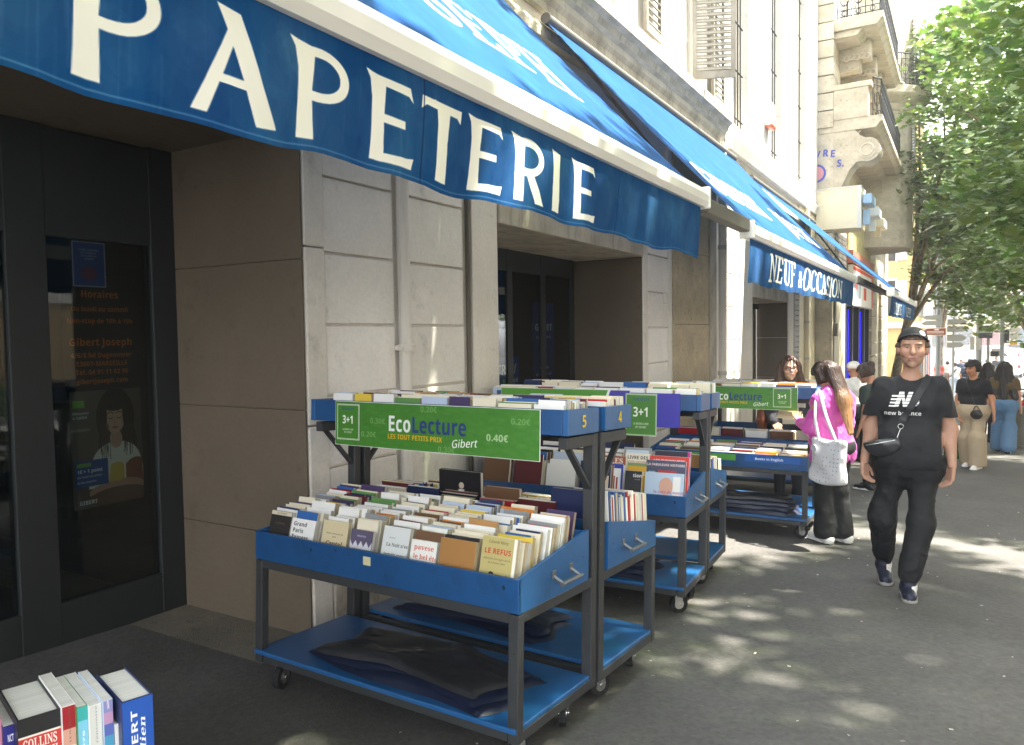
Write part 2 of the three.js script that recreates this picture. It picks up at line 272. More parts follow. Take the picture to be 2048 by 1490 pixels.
    c.fillStyle = '#2a4f95'; c.fillRect(20, 450, 230, 170); c.fillStyle = '#7ab648'; c.fillRect(20, 60, 80, 46); c.fillRect(30, 466, 100, 24); c.fillStyle = '#fff'; c.font = 'bold 32px sans-serif'; c.fillText('1€ = 1 point', 32, 530); c.font = '20px sans-serif'; c.fillText('sur tous vos achats', 32, 560); c.fillText('& vos reventes', 32, 595); c.font = '24px sans-serif'; c.fillText('Découvrez', 16, 150); c.fillText('la fidélité', 16, 178); c.font = 'bold 36px sans-serif'; c.fillText('GIBERT', 40, 735);
  });
  one('window_poster', flat(-2.285, -2.695, .59, 1.235, X - .009), new THREE.MeshStandardMaterial({ map: poster, roughness: .5 }), 'poster of a reading woman in a white blouse on the glass door', 'poster');
}
// inner entrance in the second opening
{
  const X = -3.9, d = thing('entrance_screen', 'dark glass entrance screen set back between the taupe reveals', 'door');
  const f = [];
  for (const z of [-5.0, -5.75, -6.5, -7.2, -7.9]) f.push(RB(X - .05, X + .02, -.35, 2.37, z + .05, z - .05, .005));
  f.push(RB(X - .045, X + .015, 2.15, 2.36, -4.97, -7.94, .004), RB(X - .045, X + .015, -.32, -.1, -4.97, -7.94, .004));
  P('door_frame', f, mat('#212526', { roughness: .55 }), d);
  for (const [a, b] of [[-5.05, -5.7], [-5.8, -6.45], [-6.55, -7.15], [-7.25, -7.85]]) P('pane', B(X - .004, X + .004, -.1, 2.15, a, b), M.darkglass, d);
  const flat = (z0, z1, y0, y1, x) => { const g = new THREE.BoxGeometry(.006, y1 - y0, Math.abs(z1 - z0)); g.translate(x, (y0 + y1) / 2, (z0 + z1) / 2); return g; };
  const bn = canvasTex(160, 640, (c, w, h) => { c.fillStyle = '#20327e'; c.fillRect(0, 0, w, h); c.fillStyle = '#dfe4f0'; c.textAlign = 'center'; c.font = 'bold 38px sans-serif'; c.fillText('GiBERT', 80, 110); c.font = '15px sans-serif'; c.fillText('JOSEPH - PAPIER', 80, 140); c.font = 'bold 17px sans-serif'; c.fillText('Horaires', 80, 260); c.font = '14px sans-serif'; c.fillText('du lundi au samedi', 80, 285); c.fillText('10 h - 19 h', 80, 306); c.fillText('Tel 04 91 11', 80, 390); c.fillText('www.gibert.com', 80, 440); });
  const en = canvasTex(512, 256, (c, w, h) => { c.fillStyle = '#1f3f9a'; c.fillRect(0, 0, w, h); c.fillStyle = '#fff'; c.font = 'bold 110px sans-serif'; c.fillText('ENTRÉE/', 20, 140); c.font = 'bold 44px sans-serif'; c.fillText('BIENVENUE', 250, 210); });
  const q = (t) => new THREE.MeshStandardMaterial({ map: t, roughness: .5 });
  one('door_banner', flat(-7.02, -7.5, .1, 1.86, X - .02), q(bn), 'tall dark blue banner with white lettering inside the second entrance', 'banner');
  one('entrance_sign', flat(-6.1, -6.72, .98, 1.3, X - .02), q(en), 'blue ENTRÉE sign low on the dark entrance glass', 'sign');
}

// ---------- awnings ----------
const BX = -1.35;
const awnMat = (t) => new THREE.MeshPhysicalMaterial({ map: t, roughness: .95, specularIntensity: .25, transmission: .06, thickness: 0, side: THREE.DoubleSide });
const BLUE = '#08447a', SKYBLUE = BLUE;
function fabric(c, w, h, base, s) {                                 // dyed canvas: mottled weave, weather streaks
  c.fillStyle = base; c.fillRect(0, 0, w, h);
  for (let i = 0; i < 900; i++) { const x = hash(i, 1, s) * w, y = hash(i, 2, s) * h, r = 4 + hash(i, 3, s) * 40; c.fillStyle = hash(i, 4, s) > .5 ? 'rgba(255,255,255,.016)' : 'rgba(0,10,40,.022)'; c.beginPath(); c.ellipse(x, y, r, r * 2, 0, 0, 7); c.fill(); }
  for (let i = 0; i < 160; i++) { const x = hash(i, 5, s) * w; c.fillStyle = 'rgba(235,240,245,' + .05 * hash(i, 6, s) + ')'; c.fillRect(x, h * hash(i, 7, s), 1 + 2 * hash(i, 8, s), h * .5); }
}
// flared capitals drawn in a unit cell (x to the right, y down)
function glyph(c, ch, x, y, w, h) {
  const p = (pts) => { c.beginPath(); pts.forEach(([a, b], i) => i ? c.lineTo(x + a * w, y + b * h) : c.moveTo(x + a * w, y + b * h)); c.closePath(); c.fill(); };
  const stem = (a, b, t = 0) => p([[a - .1, t], [a + .02, t + .02], [b + .02, t + .05], [b - .03, .5], [b, 1], [a, 1], [a + .015, .3], [a - .02, t + .1]]);
  const hole = (f) => { c.save(); c.beginPath(); f(); c.lineWidth = .15 * w; c.strokeStyle = c.fillStyle; c.stroke(); c.restore(); };
  if (ch === 'I') return stem(.3, .75);
  if (ch === 'E') { stem(.1, .36); p([[.2, .03], [.88, .03], [.95, .2], [.85, .14], [.3, .13]]); p([[.3, .45], [.78, .45], [.78, .55], [.3, .55]]); p([[.2, .9], [.85, .88], [1, .86], [.96, 1], [.2, 1]]); }
  if (ch === 'T') { stem(.38, .68, .02); p([[0, .03], [1, .03], [.98, .2], [.88, .14], [.1, .13], [-.02, .2]]); }
  if (ch === 'P' || ch === 'R') { stem(.12, .38); hole(() => { c.moveTo(x + .3 * w, y + .1 * h); c.bezierCurveTo(x + 1.08 * w, y - .03 * h, x + 1.08 * w, y + .62 * h, x + .3 * w, y + .54 * h); }); if (ch === 'R') p([[.42, .56], [.66, .54], [1.02, 1], [.74, 1]]); }
  if (ch === 'A') { p([[.3, .0], [.58, .03], [1.02, .98], [.74, 1], [.42, .22]]); p([[.45, .14], [.52, .24], [.17, 1], [0, 1]]); p([[.24, .62], [.75, .62], [.78, .7], [.22, .7]]); }
}
function valance(z0, z1, y0, y1, t, x, name, label, group) {
  const n = Math.round(Math.abs(z1 - z0) * 24), m = 8, pos = [], uv = [], idx = [];
  for (let j = 0; j <= m; j++) for (let i = 0; i <= n; i++) {
    const u = i / n, v = j / m, z = z0 + (z1 - z0) * u, dr = 1 - v;
    const wav = dr * (.01 * Math.sin(z * 4.1) + .006 * Math.sin(z * 10.7 + 1) + .003 * Math.sin(z * 26) + .0025 * Math.sin(z * 41 + v * 9)) - .02 * dr * dr;
    pos.push(x + wav, y0 + (y1 - y0) * v + dr * (.007 * Math.sin(z * 7.3) + .004 * Math.sin(z * 17)), z); uv.push(u, v);
  }
  for (let j = 0; j < m; j++) for (let i = 0; i < n; i++) { const a = j * (n + 1) + i; idx.push(a, a + 1, a + n + 1, a + 1, a + n + 2, a + n + 1); }
  const g = new THREE.BufferGeometry(); g.setIndex(idx); g.setAttribute('position', new THREE.Float32BufferAttribute(pos, 3)); g.setAttribute('uv', new THREE.Float32BufferAttribute(uv, 2)); g.computeVertexNormals();
  return g;
}
function sheet(a, b, c, d, sag, n = 40, m = 12) {                    // a,b at the wall (near, far); d,c at the bar
  const pos = [], uv = [], idx = [];
  for (let j = 0; j <= m; j++) for (let i = 0; i <= n; i++) {
    const u = i / n, v = j / m, p = a.clone().lerp(b, u).lerp(d.clone().lerp(c, u), v); p.y -= sag * Math.sin(Math.PI * v) * (1 + .25 * Math.sin(u * 9)); pos.push(p.x, p.y, p.z); uv.push(u, 1 - v);
  }
  for (let j = 0; j < m; j++) for (let i = 0; i < n; i++) { const k = j * (n + 1) + i; idx.push(k, k + n + 1, k + 1, k + 1, k + n + 1, k + n + 2); }
  const g = new THREE.BufferGeometry(); g.setIndex(idx); g.setAttribute('position', new THREE.Float32BufferAttribute(pos, 3)); g.setAttribute('uv', new THREE.Float32BufferAttribute(uv, 2)); g.computeVertexNormals(); return g;
}
function barProfile(z0, z1, x, y) {                                   // rounded aluminium front profile
  const pts = [[-.05, 0], [-.01, -.012], [.03, -.008], [.05, .02], [.052, .06], [.035, .095], [-.005, .112], [-.05, .1]].map(([a, b]) => [x + a, y + b]);
  return alongZ(pts, z0, z1);
}
function awning(o) {
  const a = thing('awning', o.label, 'awning', 'blue shop awnings');
  P('canopy', sheet(V(o.wx, o.wy, o.z0), V(o.wx, o.wy, o.z1), V(o.x, o.y + .09, o.z1), V(o.x, o.y + .09, o.z0), .03), awnMat(canvasTex(2048, 1024, o.top)), a);
  P('valance', valance(o.z0, o.z1, o.v0, o.y + .005, null, o.x + .012), awnMat(canvasTex(2048, o.vh ?? 128, o.front)), a);
  P('front_bar', barProfile(o.z0 + .02, o.z1 - .04, o.x, o.y), M.alu, a);
  for (const z of [o.z0 + .02, o.z1 - .07]) P('bar_end_cap', [RB(o.x - .055, o.x + .056, o.y - .015, o.y + .115, z, z + .03, .01)], M.alu, a);
  P('wall_roller', [rod(V(o.wx + .02, o.wy, o.z0), V(o.wx + .02, o.wy, o.z1), .045, .045, 12)], M.girder, a);
  const zm = (o.z0 + o.z1) / 2, L = Math.abs(o.z1 - o.z0);
  for (const s of [-1, 1]) {
    const ze = zm + s * (L / 2 - .45), zk = zm + s * (L / 2 - 1.5), k = V((o.wx + o.x) / 2 - .1, (o.wy + o.y) / 2 - .3, zk);
    P('folding_arm', [bar(V(o.wx + .06, o.wy - .15, ze), k, .045, .03), bar(k, V(o.x - .04, o.y + .03, ze), .045, .03)], M.girder, a);
  }
  return a;
}
{
  const z0 = .9, z1 = -4.43, L = z0 - z1, pz = (z) => (z0 - z) / L;
  awning({ z0, z1, x: BX, y: 2.25, v0: 1.945, wx: -3.0, wy: 4.12, vh: 160, label: 'large blue awning with white PAPETERIE lettering on its valance above the front carts',
    top(c, w, h) { fabric(c, w, h, SKYBLUE, 3); c.fillStyle = 'rgba(20,60,110,.35)'; for (let i = 1; i < 5; i++) c.fillRect(w * i / 5, 0, 3, h); c.fillStyle = '#eef2ee'; c.save(); c.translate(w * .5, h * .78); c.scale(1, 1.25); c.font = 'bold 190px serif'; c.fillText('JOSEPH', 0, 0); c.translate(-w * .46, 0); c.fillText('GIBERT', 0, 0); c.restore(); },
    front(c, w, h) {
      fabric(c, w, h, BLUE, 5); c.fillStyle = '#f1efe4';
      const yt = h * .17, gh = h * .74;
      for (const [ch, a, b] of [['P', -.755, -.955], ['A', -1.01, -1.225], ['P', -1.27, -1.48], ['E', -1.535, -1.745], ['T', -1.775, -1.975], ['E', -2.01, -2.225], ['R', -2.26, -2.515], ['I', -2.54, -2.66], ['E', -2.725, -2.965]]) glyph(c, ch, pz(a) * w, yt, (pz(b) - pz(a)) * w, gh);
      c.fillStyle = 'rgba(5,30,70,.75)'; for (const z of [-1.78, -3.22]) c.fillRect(pz(z) * w, 0, 2, h);
      c.fillStyle = 'rgba(150,190,220,.35)'; c.fillRect(0, h * .955, w, 2);
    } });
}
{
  const z0 = -5.62, z1 = -11.56, L = z0 - z1, pz = (z) => (z0 - z) / L;
  awning({ z0, z1, x: BX, y: 2.19, v0: 1.865, wx: -3.0, wy: 4.1, vh: 128, label: 'blue awning with white NEUF and OCCASION lettering further down the street', group: 1,
    top(c, w, h) { fabric(c, w, h, SKYBLUE, 13); c.fillStyle = '#eef2ee'; c.save(); c.translate(w * .06, h * .8); c.scale(1, 1.2); c.font = 'bold 190px serif'; c.fillText('GIBERT', 0, 0); c.translate(w * .5, 0); c.fillText('JOSEPH', 0, 0); c.restore(); c.fillStyle = 'rgba(20,60,110,.35)'; for (let i = 1; i < 6; i++) c.fillRect(w * i / 6, 0, 3, h); },
    front(c, w, h) {
      fabric(c, w, h, BLUE, 15); c.fillStyle = '#f1efe4'; const put = (t, a, b, fh) => { c.save(); c.font = fh + 'px serif'; const m = c.measureText(t).width; c.translate(pz(a) * w, h * .84); c.scale((pz(b) - pz(a)) * w / m, 1); c.fillText(t, 0, 0); c.lineWidth = 2; c.strokeStyle = c.fillStyle; c.strokeText(t, 0, 0); c.restore(); };
      put('NEUF', -6.3, -7.35, 118); put('&', -7.5, -7.72, 80); put('OCCASION', -7.8, -10.45, 118);
    } });
}
{
  const z0 = -12.6, z1 = -18.6;
  awning({ z0, z1, x: -.95, y: 2.03, v0: 1.72, wx: -3.0, wy: 4.0, label: 'farthest blue awning, seen edge-on beyond the second one', 
    top(c, w, h) { fabric(c, w, h, BLUE, 23); }, front(c, w, h) { fabric(c, w, h, BLUE, 25); c.fillStyle = '#e8ece6'; c.font = '100px serif'; c.fillText('LIBRAIRIE', w * .1, h * .85); c.fillText('PAPETERIE', w * .55, h * .85); } });
}
// grey girders that link the awning bars
for (const [za, zb, ya, yb] of [[-4.52, -5.55, 2.29, 2.23], [-11.66, -18.9, 2.24, 2.26]]) {
  one('awning_girder', [RB(BX - .05, BX + .03, (ya + yb) / 2 - .04, (ya + yb) / 2 + .05, za, zb, .008)], M.girder, za > -6 ? 'short grey steel beam joining the first two blue awnings' : 'long grey steel beam running on from the second awning', 'beam');
}
// ---------- white neighbouring building ----------
{
  const b = thing('white_building', 'bright white pilastered building between the bookshop and the stone balconies', 'building');
  const x = WX, W = [];
  W.push(B(-3.7, x - .03, -2, 4.3, -11.4, -12.98), B(-3.7, x - .03, -2, 4.3, -15.96, -19.1), B(-3.66, x - .03, 2.12, 4.3, -12.98, -15.96));
  W.push(B(-3.9, x - .02, 4.3, 12, -11.4, -11.8), B(-3.9, x - .02, 4.3, 12, -12.8, -14.2), B(-3.9, x - .02, 4.3, 12, -15.4, -16.7), B(-3.9, x - .02, 4.3, 12, -17.9, -19.1));
  for (const [a, c] of [[-11.8, -12.8], [-14.2, -15.4], [-16.7, -17.9]]) W.push(B(-3.9, x - .02, 4.3, 4.7, a, c), B(-3.9, x - .02, 9.2, 12, a, c));
  P('wall', W, M.white, b);
  blocks(b, -11.42, -12.12, [-1.7, -1.1, -.6, -.1, .4, .9, 1.4, 1.9, 2.4, 2.9, 3.4, 3.9], x);
  P('surround', [RB(x - .3, x + .01, -1.5, 3.4, -12.17, -12.97, .012)], M.surround, b);
  P('surround', [RB(x - .3, x + .012, -1.5, 3.4, -15.97, -16.5, .012)], M.white, b);
  P('lintel', [RB(-3.66, x + .01, 2.1, 2.36, -12.98, -15.95, .01)], M.old, b);
  for (const [y0, y1] of [[-1.6, -.3], [-.3, .6], [.6, 1.4], [1.4, 2.1]]) P('reveal_stone', RB(-3.66, x - .01, y0 + .003, y1 - .003, -15.945, -15.958, .002), M.taupe, b);
  for (let y = -1; y < 3.3; y += .11) P('shutter_slat', RB(x - .02, x + .015, y, y + .1, -16.53, -17.1, .008), M.girder, b);
  P('wall_panel', [RB(x - .1, x + .01, -1.5, 4.2, -17.13, -19.08, .01)], M.cream, b);
  const dp = P('downpipe', [rod(V(x + .05, -1.4, -17.75), V(x + .05, 4.2, -17.75), .06, .06, 12)], M.cream, b);
  for (const y of [1.7, .9, .1]) P('pipe_collar', rod(V(x + .05, y, -17.75), V(x + .05, y + .05, -17.75), .072), M.zinc, dp);
  P('ledge', [alongZ([[-3.1, 4.22], [-2.99, 4.22], [-2.96, 4.3], [-2.93, 4.38], [-2.96, 4.42], [-3.1, 4.46]], -11.4, -19.05)], M.white, b);
  for (const [a, c] of [[-12.85, -14.12], [-15.45, -16.62], [-17.95, -19.05]]) P('pilaster', [RB(x - .1, x + .055, 4.46, 12, a, c, .012), RB(x - .05, x + .075, 4.46, 12, a - .2, c + .2, .012)], M.white, b);
  for (const [a, c] of [[-11.8, -12.8], [-14.2, -15.4], [-16.7, -17.9]]) {
    const w = P('window', [B(-3.5, -3.46, 4.7, 9.2, a, c)], M.winGlass, b);
    P('window_frame', [B(-3.46, -3.4, 4.7, 9.2, a, a - .09), B(-3.46, -3.4, 4.7, 9.2, c + .09, c), B(-3.455, -3.405, 4.7, 9.2, (a + c) / 2 + .04, (a + c) / 2 - .04), B(-3.455, -3.405, 6.1, 6.2, a - .09, c + .09), B(-3.455, -3.405, 7.6, 7.7, a - .09, c + .09)], M.shutter2, w);
    const g = []; for (let y = 4.9; y < 9.2; y += .75) g.push(rod(V(-3.16, y, a - .04), V(-3.16, y, c + .04), .012, .012, 6)); for (let k = 1; k < 6; k++) g.push(rod(V(-3.16, 4.72, a + (c - a) * k / 6), V(-3.16, 9.2, a + (c - a) * k / 6), .01, .01, 6));
    P('window_bars', g, M.iron, w);
  }
  const s = thing('alarm_siren', 'white and orange alarm siren box on the white pilaster', 'alarm box');
  P('housing', [RB(x + .06, x + .2, 5.02, 5.42, -13.5, -13.85, .04)], mat('#e6e4df', { roughness: .4 }), s);
  P('lamp_lens', [RB(x + .08, x + .205, 4.99, 5.07, -13.52, -13.83, .03)], mat('#c8603c', { roughness: .4 }), s);
}
// recessed door of the third opening
{
  const d = thing('recessed_doorway', 'dark recessed doorway in the white building beyond the second awning', 'door');
  P('door_leaf', [RB(-3.7, -3.66, -1, 2.1, -13, -15.9, .005)], mat('#6b6255', { roughness: .6 }), d); P('door_frame', [RB(-3.66, -3.6, -1, 2.1, -12.985, -13.1, .005), RB(-3.655, -3.605, 1.98, 2.09, -13.1, -15.9, .005)], M.black, d);
}
// ---------- stone building with balconies ----------
{
  const b = thing('stone_building', 'cream stone apartment building with scrolled consoles, iron balconies and a rounded corner bay', 'building');
  const X = -2.67, W = [];
  W.push(B(-9, X, 2.9, 6.1, -19.12, -34), B(-9, X, -2.5, 2.9, -26.9, -34), B(-9, X - .6, -2.5, 2.9, -21.4, -26.9), B(-9, X, -2.5, 2.9, -19.12, -21.4));
  W.push(B(-9, X - .25, 6.1, 20, -19.12, -34));
  P('wall', W, M.stone2, b);
  for (let y = 2.6, i = 0; y < 13; y += .4, i++) { if (y < 4.58 || y > 5.95) P('quoin', RB(-3.4, X + .012, y + .012, y + .388, -19.06, -20.15, .012), i % 2 ? M.stone : M.stone2, b); }
  for (let y = -1.4; y < 3.2; y += .42) for (const [a, c] of [[-26.95, -28.6], [-30.2, -31.4]]) P('pilaster_stone', RB(X - .1, X + .1, y + .02, y + .4, a, c, .015), M.stone, b);
  // upper wall piers and french windows
  for (const y0 of [6.36, 8.86, 11.4]) for (const z of [-21.2, -24.3, -27.6, -31]) {
    const w = P('window', [B(X - .32, X - .2, y0, y0 + 2.0, z + .55, z - .55)], M.winGlass, b);
    P('window_frame', [B(X - .2, X - .12, y0, y0 + 2, z + .6, z + .5), B(X - .2, X - .12, y0, y0 + 2, z - .5, z - .6), B(X - .2, X - .13, y0, y0 + 2, z + .04, z - .04), B(X - .2, X - .12, y0 + 1.95, y0 + 2.1, z + .6, z - .6)], M.shutter2, w);
    P('shutter', [B(X - .2, X - .15, y0 + .05, y0 + 1.95, z + 1.1, z + .62), B(X - .2, X - .15, y0 + .05, y0 + 1.95, z - .62, z - 1.1)], M.shutter2, b);
  }
  for (const z of [-22.75, -25.9, -29.3]) P('pier', [RB(X - .3, X + .02, 6.36, 8.4, z + .4, z - .4, .02)], M.stone2, b);
  function balcony(y, z0, z1, xo) {
    const s = P('balcony_slab', [alongZ([[X - .3, y - .26], [xo + .12 - .25, y - .26], [xo - .06, y - .16], [xo, y - .12], [xo, y], [X - .3, y]], z0, z1), alongZ([[X - .2, y - .4], [xo - .55, y - .4], [xo - .42, y - .27], [X - .2, y - .27]], z0 - .08, z1)], M.stone, b);
    return s;
  }
  function railing(parent, y, pts, h = .92) {
    const g = [];
    for (let i = 0; i < pts.length - 1; i++) {
      const [xa, za] = pts[i], [xb, zb] = pts[i + 1], L = Math.hypot(xb - xa, zb - za), n = Math.max(1, Math.round(L / .15));
      for (const yy of [.06, .2, h - .16, h]) g.push(rod(V(xa, y + yy, za), V(xb, y + yy, zb), yy === h ? .022 : .012, undefined, 5));
      for (let k = 0; k <= n; k++) { const x = xa + (xb - xa) * k / n, z = za + (zb - za) * k / n; g.push(rod(V(x, y, z), V(x, y + h, z), .01, .01, 4)); if (k % 2) { const t = new THREE.TorusGeometry(.1, .011, 4, 9); t.rotateY(Math.atan2(xb - xa, zb - za) + Math.PI / 2); t.scale(1, 1.6, 1); t.translate(x, y + h / 2, z); g.push(strip(t)); const t2 = new THREE.TorusGeometry(.055, .01, 4, 7); t2.rotateY(Math.atan2(xb - xa, zb - za) + Math.PI / 2); t2.translate(x, y + .13, z); g.push(strip(t2)); } }
    }
    P('railing', g, M.iron, parent);
  }
  const s1 = balcony(6.35, -19.1, -33, -1.64); railing(s1, 6.35, [[-1.86, -19.35], [-1.72, -19.6], [-1.72, -33]]);
  P('parapet', [RB(-2.66, -1.93, 6.35, 7.02, -19.08, -19.42, .012), RB(-2.67, -1.86, 7.02, 7.14, -19.06, -19.44, .015), RB(-2.66, -1.92, 6.72, 6.735, -19.078, -19.09, .001)], M.stone, b);
  const s2 = balcony(8.63, -19.1, -24.4, -1.64); railing(s2, 8.63, [[-2.6, -19.2], [-1.72, -19.2], [-1.72, -24.3]]);
  // scrolled consoles
  const sc = [[-2.67, 4.75], [-2.5, 4.8], [-2.42, 4.98], [-2.32, 5.2], [-2.18, 5.36]];
  for (let i = 0; i <= 14; i++) { const a = -2.0 + i * (3.7 / 14); sc.push([-1.95 + .27 * Math.cos(a), 5.62 + .27 * Math.sin(a)]); }
  sc.push([-2.1, 5.96], [-2.2, 6.09], [-2.67, 6.09]);
  for (const z of [-19.12, -28.3, -32.3]) {
    const c = P('console', [boxUV(extr(sc, .62).translate(0, 0, z - .62)), boxUV(new THREE.CylinderGeometry(.2, .2, .66, 20).rotateX(Math.PI / 2).translate(-1.95, 5.62, z - .31)), RB(-2.7, -2.28, 4.55, 4.78, z + .02, z - .66, .015)], M.stone, b);
    P('scroll_eye', [boxUV(new THREE.TorusGeometry(.13, .02, 6, 18).translate(-1.95, 5.62, z + .02))], M.stone2, c);
  }
  for (const z of [-20.2, -21.5, -22.9, -24.1]) {                    // carved corbels under the upper balcony
    const c = P('corbel', [RB(X - .2, -1.98, 7.95, 8.36, z + .22, z - .22, .02), RB(X - .2, -2.2, 7.7, 7.96, z + .17, z - .17, .02)], M.stone, b);
    const g = []; for (let k = 0; k < 5; k++) g.push(boxUV(new THREE.TorusGeometry(.06, .022, 5, 9).translate(-2.5 + k * .11, 7.98 + .02 * (k % 2), z + .23))); P('carved_rosette', g, M.stone2, c);
  }
  // rounded corner bay
  const bay = new THREE.CylinderGeometry(1.35, 1.35, 16, 28).translate(-2.75, 12, -26.4); P('corner_bay', boxUV(bay), M.stone2, b);
  const ring = P('bay_balcony', [boxUV(new THREE.LatheGeometry([[1.2, -.75], [1.4, -.6], [1.45, -.45], [1.72, -.28], [1.78, -.22], [1.78, 0], [1.3, 0]].map(([x, y]) => new THREE.Vector2(x, y)), 36).translate(-2.75, 8.63, -26.4))], M.stone2, b);
  const arc = []; for (let k = 0; k <= 16; k++) { const a = -1.4 + k * 2.8 / 16; arc.push([-2.75 + 1.68 * Math.cos(a), -26.4 + 1.68 * Math.sin(a)]); } railing(ring, 8.63, arc);
  const bs = []; for (const y of [6.5, 9.0]) for (let k = 0; k < 22; k++) bs.push(B(-1.42, -1.36, y + k * .085, y + k * .085 + .055, -25.9, -26.6)); P('bay_shutter', bs, M.shutter2, b);
  // painted writing on the console side
  const gr = canvasTex(512, 512, (c, w, h) => { c.clearRect(0, 0, w, h); c.strokeStyle = '#4a56a8'; c.fillStyle = '#c98d93'; c.lineWidth = 26; c.beginPath(); c.arc(20, 330, 100, 0, 7); c.fill(); c.stroke(); c.fillStyle = '#454fa5'; c.font = 'bold 120px sans-serif'; c.save(); c.rotate(.08); c.fillText('V', 0, 130); c.fillText('R', 95, 120); c.fillText('E', 190, 130); c.fillText('S.', 280, 250); c.restore(); });
  P('graffiti', new THREE.PlaneGeometry(.9, .95).translate(-2.6, 5.33, -19.095), new THREE.MeshStandardMaterial({ map: gr, transparent: true, alphaTest: .3, roughness: .9 }), b);
  // ground-floor shop front
  const sg = [B(X - .6, X - .56, -.9, 2.2, -21.4, -26.9)]; const w = P('shop_window', sg, phy('#b9c2cc', { roughness: .08, ior: 1.5 }), b);
  const fr = []; for (const z of [-21.45, -22.8, -24.2, -25.6, -26.85]) fr.push(B(X - .56, X + .02, -1.2, 2.2, z + .05, z - .05)); P('shop_window_frame', fr, M.black, w);
  P('roller_shutter', Array.from({ length: 13 }, (_, k) => RB(X - .05, X + .03, 2.35 + k * .12, 2.46 + k * .12, -19.4, -21.35, .01)), M.girder, b);
  P('pipe_box', [RB(X - .02, X + .1, 1.4, 1.7, -19.25, -19.45, .01), rod(V(X + .03, 1.7, -19.35), V(X + .03, 2.4, -19.35), .03), B(X, X + .02, -1, 1.4, -19.3, -19.42)], M.girder, b);
  P('meter_plate', [RB(-2.9, -2.8, .68, .8, -19.06, -19.1, .004)], M.white, b);
}
// goods in the neon-lit window
for (let k = 0; k < 2; k++) {
  const z = [-22.6, -25.4][k], t = one('neon_tube', [rod(V(-2.75, -.6, z), V(-2.75, 2.1, z), .018, .018, 8)], new THREE.MeshStandardMaterial({ color: lin('#2222ff'), emissive: lin('#1a10ff'), emissiveIntensity: .3 }), k ? 'farther upright blue neon tube in the shop window' : 'nearer upright blue neon tube in the shop window', 'neon tube', 'blue neon tubes');
  const l = new THREE.PointLight(lin('#2a20ff'), .03); l.position.set(-2.6, .8, z); l.castShadow = true; scene.add(l);
}
{
  const g = []; const c = ['#d8d4cc', '#c4433a', '#e8e2d8', '#3b7a55', '#d9b34c', '#8fa5c4'];
  const ncol = ['grey', 'red', 'white', 'green', 'yellow', 'blue'], gord = ['first', 'second', 'third', 'fourth', 'fifth', 'sixth', 'seventh', 'eighth'];
  for (let i = 0; i < 34; i++) { const ci = Math.floor(rnd() * 6), o = one('window_goods', [RB(-.08, .08, 0, rr(.14, .3), -.13, .13, .02)], mat(c[ci], { roughness: .6 }), `${ncol[ci]} packaged item, ${gord[i % 8]} along ${['the lowest', 'the second lowest', 'the middle', 'the second highest', 'the highest'][Math.floor(i / 8)]} shelf of the neon window`, 'package', 'goods in the neon shop window'); o.position.set(-3.1, -.75 + Math.floor(i / 8) * .55, -21.9 - (i % 8) * .62); }
  for (let k = 0; k < 5; k++) one('window_shelf', [B(-3.22, -2.95, -.79 + k * .55, -.755 + k * .55, -21.5, -26.8)], M.shutter2, ['lowest', 'second lowest', 'middle', 'second highest', 'highest'][k] + ' pale shelf in the neon-lit shop window', 'shelf');
}
{
  const s = thing('box_sign', 'cream projecting box sign under the stone balcony', 'sign');
  P('sign_box', [RB(-3.02, -2.06, 3.86, 4.78, -19.0, -19.9, .01)], M.cream, s);
  P('sign_trim', [RB(-3.03, -2.05, 4.78, 4.81, -18.99, -19.91, .004), B(-2.13, -2.05, 3.85, 4.79, -18.985, -19.02)], M.shutter2, s);
  for (let k = 0; k < 3; k++) one('small_lightbox', [RB(-2.04, -1.84 + .02 * k, 4.4 - k * .12, 4.62 - k * .12, -19.1 - k * 1.3, -19.9 - k * 1.3, .02), RB(-2.05, -1.9, 3.95, 4.3, -19.3 - k * 1.3, -19.4 - k * 1.3, .004)], mat(['#8fb0c9', '#c9d3da', '#d9d2b4'][k], { roughness: .35 }), ['small blue lightbox beside the cream box sign', 'small pale grey lightbox behind the blue one', 'small yellowish lightbox, last of the row of three'][k], 'sign');
  const t = canvasTex(512, 256, (c, w, h) => { c.fillStyle = '#eceae6'; c.fillRect(0, 0, w, h); c.fillStyle = '#d8482e'; c.fillRect(0, 0, w, 26); c.fillRect(w - 60, 0, 60, h); c.fillRect(240, 120, 70, 90); c.fillStyle = '#8d99a3'; c.fillRect(20, 50, 150, 160); c.fillStyle = '#b5352a'; c.fillRect(60, 90, 30, 60); c.fillStyle = '#2a2a2a'; c.fillRect(300, 60, 40, 40); });
  one('shop_fascia', [boxUV(new THREE.BoxGeometry(.12, 1.05, 5.2), 1).translate(-2.58, 2.72, -24.2)], new THREE.MeshStandardMaterial({ color: lin('#e9e4da'), roughness: .5 }), 'white shop fascia board with red edges above the neon window', 'sign');
  const pl = new THREE.PlaneGeometry(5.1, 1).rotateY(Math.PI / 2).translate(-2.515, 2.72, -24.2); P('fascia_print', pl, new THREE.MeshStandardMaterial({ map: t, roughness: .5 }), scene.children[scene.children.length - 1]);
  one('fascia_band', [RB(-2.66, -2.5, 3.28, 3.62, -21.5, -26.9, .01)], mat('#e08a72', { map: grimeTex, roughness: .7 }), 'faded salmon red band above the white shop fascia', 'sign');
  one('painted_panel', [RB(-2.68, -2.62, 3.64, 4.9, -21.6, -26.8, .01)], mat('#d8d49c', { map: stoneTex, roughness: .7 }), 'yellowish painted panel above the red shop band', 'panel');
}
